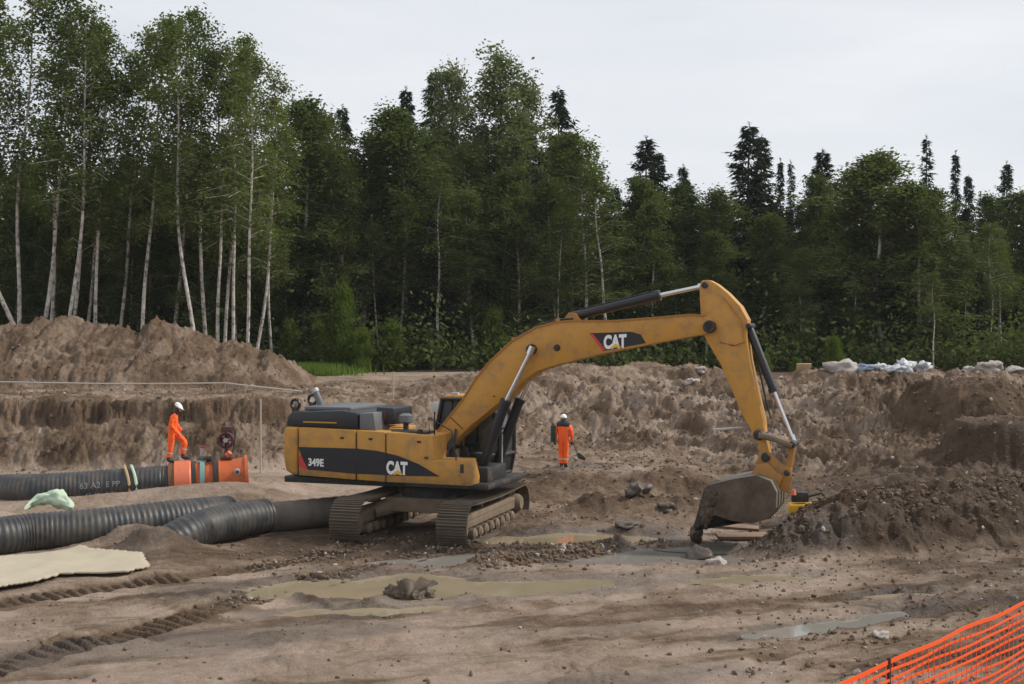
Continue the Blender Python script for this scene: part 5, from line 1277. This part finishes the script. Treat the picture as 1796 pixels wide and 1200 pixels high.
def tree(kind, px, top, Y, label, group=None, wide=1.0, lean=0.0, seed=0, leany=0.0, base=None):
    tm, cmesh, H = PROTO[kind][seed % len(PROTO[kind])]
    x = (px - CX) / F * Y; gz = float(GZ(x, Y)); ztop = CH + (HY - top) * Y / F
    s = (ztop - gz) / H
    o = empty(NAMES[kind][0], (x, Y, gz - .1), RNG.uniform(0, 2 * PI)); 
    R_ = Matrix.Rotation(lean, 3, 'Y') @ Matrix.Rotation(leany, 3, 'X') @ Matrix.Rotation(RNG.uniform(0, 2 * PI), 3, 'Z'); o.rotation_euler = R_.to_euler()
    sw = s * wide; o.scale = (sw, sw, s)
    if kind != 'bush': tk = link('trunk', tm, None, o); sc_ = min(1.6, max(.7, 1 / wide)); 
    link('crown', cmesh, None, o)
    return tag(o, label, NAMES[kind][1], group)
def GZ(x, y):
    return terrain(np.array([x]), np.array([y]))[0][0]

REFS = [(28, 'leftmost white birch'), (108, 'slanting white birch'), (168, 'straight slender birch'), (246, 'birch at the dark gap'), (348, 'left leaning birch'), (384, 'tall straight birch'), (430, 'black patched birch'),
        (478, 'small shoulder birch'), (535, 'bright green leafy tree'), (601, 'first small spruce tip'), (640, 'low topped leafy tree'), (713, 'second spruce tip'), (772, 'pale trunked birch'), (800, 'two pointed aspen'),
        (868, 'highest pale aspen'), (925, 'lower aspen shoulder'), (979, 'pointed spruce'), (1033, 'birch behind the boom bend'), (1080, 'birch behind the boom letters'), (1134, 'twin topped spruce'),
        (1199, 'small spruce above the boom'), (1252, 'leafy tree above the stick joint'), (1315, 'three tipped biggest spruce'), (1376, 'narrow pair of spruces'), (1444, 'wide dark spruce'), (1490, 'rounded leafy crown'),
        (1545, 'big bright leafy crown'), (1600, 'tree over the pale rubbish'), (1622, 'taller half bare spire'), (1676, 'second half bare spire'), (1735, 'greyish leafy tree'), (1766, 'last spruce tip'), (1796, 'leafy tree at the right edge')]
# front birches on the left: px of the foot, top row, distance, lean
FB = [(28, -60, 70, .045, 'white birch trunk standing alone nearest the left edge of the wood'), (66, -40, 69, .05, 'slim white birch, second from the left edge of the wood'),
      (88, 20, 74, .03, 'thin grey birch just behind the second birch from the left edge'), (108, -10, 68, .07, 'white birch with a slanting trunk, third bright trunk from the left edge'),
      (121, 15, 72, .06, 'thin birch close behind the slanting third birch'), (168, 30, 70, .01, 'straight slender birch standing alone right of the slanting pair'),
      (246, 5, 70, .07, 'birch with a leaning trunk ending in shade, in the gap left of the heap peak'), (205, 40, 76, .09, 'thin birch leaning right in the dark gap of the left wood'),
      (348, 8, 69, -.06, 'birch leaning left above the peak of the spoil heap'), (366, 20, 73, -.02, 'thin grey birch between the left leaning birch and the tall straight one'),
      (384, 55, 70, -.01, 'tall straight birch with bright bark reaching high above the heap'), (392, 40, 75, .05, 'thin birch tucked behind the tall straight birch'),
      (406, 75, 70, .06, 'white birch leaning slightly right, second from the right end of the left group'), (430, 62, 67, .02, 'brightest birch with black patches, at the right end of the left group'),
      (444, 110, 72, .07, 'thin birch leaning right behind the black patched birch'), (140, 60, 77, .16, 'crooked thin birch crossing behind the straight slender birch'),
      (300, -5, 76, .03, 'leafy birch filling the gap above the low part of the heap'), (-40, -40, 70, .03, 'birch mostly outside the left edge of the frame'),
      (-90, -20, 74, .0, 'birch beyond the left edge of the frame'), (478, 170, 76, .02, 'small birch at the right shoulder of the left group')]
for i, (px, top, Y, ln, lb) in enumerate(FB):
    tree('birch', px, top, Y, lb, 'birches standing above the long spoil heap', 1.05, ln, i, 0)
# a white leaning pole of a birch at the far left
a_ = Vector(P(26, 575, 67)); b_ = Vector(P(-45, 430, 67)); tag(MB().tube([a_ - Vector((0, 0, 1)), a_, a_.lerp(b_, .5) + Vector((0, 0, .15)), b_], [.14, .13, .11, .08], 8).build('leaning_trunk', M['bark_birch']), 'bare white birch trunk slanting out of the left edge', 'tree trunk')
# named trees along the edge: (kind, px, top, Y, wide, lean, seed, label)
NT = [('broad', 535, 168, 84, 1.1, 0, 0, 'bright green leafy tree just right of the left birch group'), ('broad', 575, 195, 88, 1.0, 0, 1, 'round topped leafy tree left of the small dark spruce tip'),
      ('spruce', 601, 182, 98, .8, 0, 0, 'small dark spruce tip above the wood, leftmost spruce on the skyline'), ('broad', 640, 222, 86, 1.1, 0, 2, 'low topped leafy tree between the first and second dark spruce tips'),
      ('spruce', 713, 148, 100, .7, 0, 1, 'narrow dark spruce tip, second from the left on the skyline'), ('broad', 700, 182, 84, 1.2, 0, 3, 'broad leafy tree in front of the second spruce tip'),
      ('spruce', 761, 118, 98, .85, 0, 2, 'tall dark spruce just left of the high pale aspen'), ('aspen', 800, 104, 94, .85, 0, 0, 'pale aspen with two pointed tops, left of the highest tree'),
      ('aspen', 868, 84, 92, 1.25, 0, 1, 'highest pale aspen with airy branches at the centre of the skyline'), ('aspen', 925, 138, 95, .9, 0, 0, 'lower aspen shoulder right of the highest tree'),
      ('spruce', 979, 150, 97, .9, 0, 0, 'pointed spruce right of the aspens on the skyline'), ('broad', 1010, 228, 85, 1.15, 0, 1, 'leafy tree below the pointed spruce with pale trunks under it'),
      ('birch', 772, 290, 80, 1.5, .02, 1, 'leafy birch with a pale trunk above the middle of the excavator'), ('birch', 700, 330, 82, 1.4, .0, 2, 'thin straight birch over the green bushes'),
      ('birch', 1033, 232, 80, 1.5, -.03, 3, 'slim white birch rising behind the boom bend'), ('birch', 1080, 282, 79, 1.5, -.07, 4, 'slim white birch leaning left behind the boom lettering'),
      ('birch', 972, 300, 84, 1.5, .0, 0, 'grey birch in shade behind the boom curve'), ('broad', 1110, 305, 88, 1.0, 0, 2, 'leafy tree left of the wide twin topped spruce'),
      ('spruce', 1134, 236, 92, 1.15, 0, 1, 'wide dark spruce with a twin top, left of the stick'), ('spruce', 1152, 262, 93, .9, 0, 2, 'lower half of the twin topped spruce pair'),
      ('spruce', 1199, 286, 98, .8, 0, 0, 'small spruce tip above the upper boom cylinder'), ('broad', 1205, 318, 90, 1.2, 0, 0, 'leafy tree above the end of the boom'),
      ('broad', 1252, 325, 88, 1.1, 0, 3, 'leafy tree above the stick joint'), ('spruce', 1315, 212, 90, 1.15, 0, 0, 'biggest dark spruce with three tips, highest of the right half'),
      ('spruce', 1337, 232, 91, .9, 0, 2, 'dark spruce joined to the right of the biggest spruce'), ('thinspruce', 1368, 276, 94, 1, 0, 0, 'thin dark spruce column right of the biggest spruce, left of its twin'),
      ('thinspruce', 1385, 278, 94, 1, 0, 1, 'thin dark spruce column, right one of the narrow pair'), ('spruce', 1444, 258, 92, 1.05, 0, 1, 'wide dark spruce left of the rounded leafy crowns'),
      ('broad', 1420, 300, 90, .9, 0, 2, 'leafy crown pressed against the left of the wide dark spruce'), ('broad', 1490, 288, 84, 1.25, 0, 1, 'rounded leafy crown, left of the big bright one'),
      ('broad', 1545, 262, 82, 1.5, 0, 0, 'big rounded leafy crown, brightest of the right half'), ('broad', 1600, 312, 80, 1.4, 0, 3, 'full leafy tree hanging over the pale rubbish with sunlit right side'),
      ('broad', 1650, 322, 82, 1.2, 0, 2, 'leafy tree right below the thin dead topped spruce'), ('thinspruce', 1622, 234, 93, 1.2, 0, 1, 'thin half bare spruce spire above the right wood'),
      ('thinspruce', 1676, 262, 95, 1.1, 0, 0, 'second half bare spruce spire, right of the taller one'), ('spruce', 1699, 302, 97, .6, 0, 2, 'small dark spruce tip near the right edge'),
      ('spruce', 1766, 280, 95, .75, 0, 1, 'dark spruce tip nearest the right edge of the photo'), ('broad', 1735, 335, 92, 1.1, 0, 1, 'greyish leafy tree near the right edge with bare stems below'),
      ('broad', 1790, 330, 91, 1.1, 0, 3, 'leafy tree at the right edge of the photo'), ('birch', 1636, 470, 76, 1.6, .05, 2, 'small birch with a short white forked trunk above the pale rubbish'),
      ('broad', 1150, 350, 82, 1.1, 0, 0, 'front leafy tree filling the wood behind the boom end'), ('broad', 1350, 370, 82, 1.2, 0, 1, 'front leafy tree below the biggest spruce'),
      ('broad', 1240, 400, 80, 1.1, 0, 2, 'front dark leafy tree right behind the stick joint'), ('broad', 1410, 430, 79, 1.0, 0, 3, 'smaller bright edged tree right of the bucket cylinder'),
      ('broad', 880, 290, 84, 1.1, 0, 2, 'leafy tree below the highest aspen'), ('broad', 830, 330, 82, 1.0, 0, 0, 'leafy tree above the boom foot'), ('broad', 610, 300, 80, 1.0, 0, 3, 'drooping leafy tree above the bright bushes'),
      ('birch', 1735, 380, 84, 1.3, .01, 0, 'pale stemmed birch near the right edge'), ('birch', 1762, 390, 85, 1.3, -.02, 1, 'pale stemmed birch nearest the right edge')]
for i, (kd, px, top, Y, wd, ln, sd_, lb) in enumerate(NT):
    tree(kd, px, top, Y, lb, 'trees of the wood edge', wd * {'spruce': 1.45, 'broad': 1.2}.get(kd, 1), ln, sd_)
for i, (px, top) in enumerate(((-30, 330), (20, 300), (58, 345), (98, 310), (140, 350), (190, 300), (225, 345), (270, 290), (318, 330), (360, 310), (415, 340), (462, 300))):
    tree('broad', px, top, 77 + (i % 3), 'mid height leafy tree filling the gap behind the %s' % min(REFS, key=lambda q: abs(q[0] - px))[1] + ('' if i % 2 else ', lower one' if i else ', cut by the frame'), 'mid height trees behind the birches', 1.1, 0, i)
# bushes
for (px, top, Y, wd, sd_, lb) in [(598, 500, 76, .55, 0, 'bright green young bush behind the engine hood'), (560, 560, 77, .6, 1, 'low green bush at the right foot of the long heap'), (690, 560, 76, .9, 1, 'low dark bush right of the bright green bush'),
                                  (870, 545, 78, .8, 0, 'grey green bush beside the boom'), (640, 575, 75, .8, 1, 'low green bush between the bright bush and the dark one'), (1465, 590, 72, .8, 0, 'small green bush behind the grey boulder'),
                                  (1395, 625, 66, 1.0, 1, 'tiny green bush on the crest right of the stick'), (1340, 618, 68, 1.0, 0, 'tiny green bush on the crest behind the stick'), (505, 560, 77, .7, 0, 'bush in shade at the end of the spoil heap')]:
    tree('bush', px, top, Y, lb, 'bushes at the wood edge', wd, 0, sd_)
# the wood behind, row after row
SKY = [(-400, 250), (0, 245), (200, 260), (350, 215), (490, 235), (560, 230), (650, 255), (720, 225), (800, 200), (950, 205), (1040, 290), (1100, 330), (1250, 355), (1300, 335), (1400, 345), (1500, 330), (1600, 335), (1700, 360), (2200, 360)]
SEENL = set()
for ri, (Y, step, off) in enumerate(((82, 3.4, 45), (89, 3.0, 25), (96, 3.3, 10), (104, 3.5, 0), (113, 3.8, -2), (124, 4.2, 0))):
    x = -.50 * Y
    while x < .50 * Y:
        px = x / Y * F + CX; third = 0 if px < 520 else (1 if px < 1200 else 2)
        kd = random.choice([('broad', 'birch', 'spruce'), ('broad', 'spruce', 'birch'), ('spruce', 'broad', 'spruce'), ('spruce', 'broad', 'spruce'), ('spruce', 'spruce', 'broad'), ('spruce', 'spruce', 'spruce')][ri])
        top = np.interp(px, *zip(*SKY)) + off + abs(random.gauss(0, 26)) + (60 if ri == 0 else 0)
        near = min(REFS, key=lambda q: abs(q[0] - px))
        adj = {'spruce': 'dark spruce', 'broad': 'shaded leafy tree', 'birch': 'shaded birch'}[kd]
        lab = '%s %s the %s' % (adj, ('close behind', 'one row behind', 'two rows behind', 'three rows behind', 'four rows behind', 'far behind')[ri], near[1])
        if lab in SEENL: lab = '%s, to its %s' % (lab, 'left' if px < near[0] else 'right')
        if lab in SEENL: x += step * random.uniform(.75, 1.25); continue
        SEENL.add(lab)
        tree(kd, px, top, Y + random.uniform(-2, 2), lab, 'trees deep in the wood, %s part' % ('left', 'middle', 'right')[third], random.uniform(1.0, 1.35), random.gauss(0, .02), random.randrange(5))
        x += step * random.uniform(.75, 1.25)
# undergrowth: low dark leaves through the wood
def undergrowth():
    r = np.random.default_rng(77); n = 2100; c = []
    for _ in range(n):
        Y = 76 + 44 * r.uniform(0, 1) ** 1.6; x = Y * r.uniform(-.48, .48); h = abs(r.normal(0, 1.8)) + .3; m = 34
        g_ = r.normal(size=(m, 3)) * np.array([.8, .6, .45]) ; g_[:, 2] = np.abs(g_[:, 2]) + r.uniform(0, h, m); c.append(g_ + np.array([x, Y, 2.85]))
    c = np.concatenate(c); me = mesh_quads('undergrowth', leaves(c, np.full(len(c), .24), r, .2), M['leaf_broad'])
    tag(link('undergrowth', me), 'low dark undergrowth on the floor of the wood', 'undergrowth', kind='stuff')
undergrowth()
def grass():
    r = np.random.default_rng(78); n = 9000; x = r.normal(-12.2, 1.3, n); y = r.uniform(70, 80, n); h = r.uniform(.25, .7, n)
    x2 = r.uniform(-17, -8.5, 4000); y2 = r.uniform(73, 82, 4000); x = np.concatenate([x, x2]); y = np.concatenate([y, y2]); h = np.concatenate([h, r.uniform(.1, .4, 4000)]); n = len(x)
    z = terrain(x, y)[0]; w = .05; a_ = r.uniform(0, PI, n); dx, dy = np.cos(a_) * w, np.sin(a_) * w
    b0 = np.stack([x - dx, y - dy, z], 1); b1 = np.stack([x + dx, y + dy, z], 1); tp_ = np.stack([x + r.normal(0, .1, n), y + r.normal(0, .1, n), z + h], 1)
    me = mesh_quads('grass', np.stack([b0, b1, tp_], 1).reshape(-1, 3), M['grassblade'], True)
    tag(link('grass', me), 'bright green grass between the heap and the wood', 'grass', kind='stuff')
grass()

# ------------------------------------------------------------------ air
hm = bpy.data.materials.new('air'); hm.use_nodes = True; ht = hm.node_tree; ht.nodes.clear()
ho = ht.nodes.new('ShaderNodeOutputMaterial'); hv = ht.nodes.new('ShaderNodeVolumePrincipled'); hv.inputs['Density'].default_value = .00016; hv.inputs['Color'].default_value = (.92, .95, 1, 1)
ht.links.new(hv.outputs[0], ho.inputs['Volume'])
hb = MB(); hb.box((0, 500, 18), (9000, 9600, 42)); o = hb.build('haze', hm, None, smooth=0); o['kind'] = 'stuff'; o['label'] = 'thin pale haze in the air over the site'; o['category'] = 'haze'
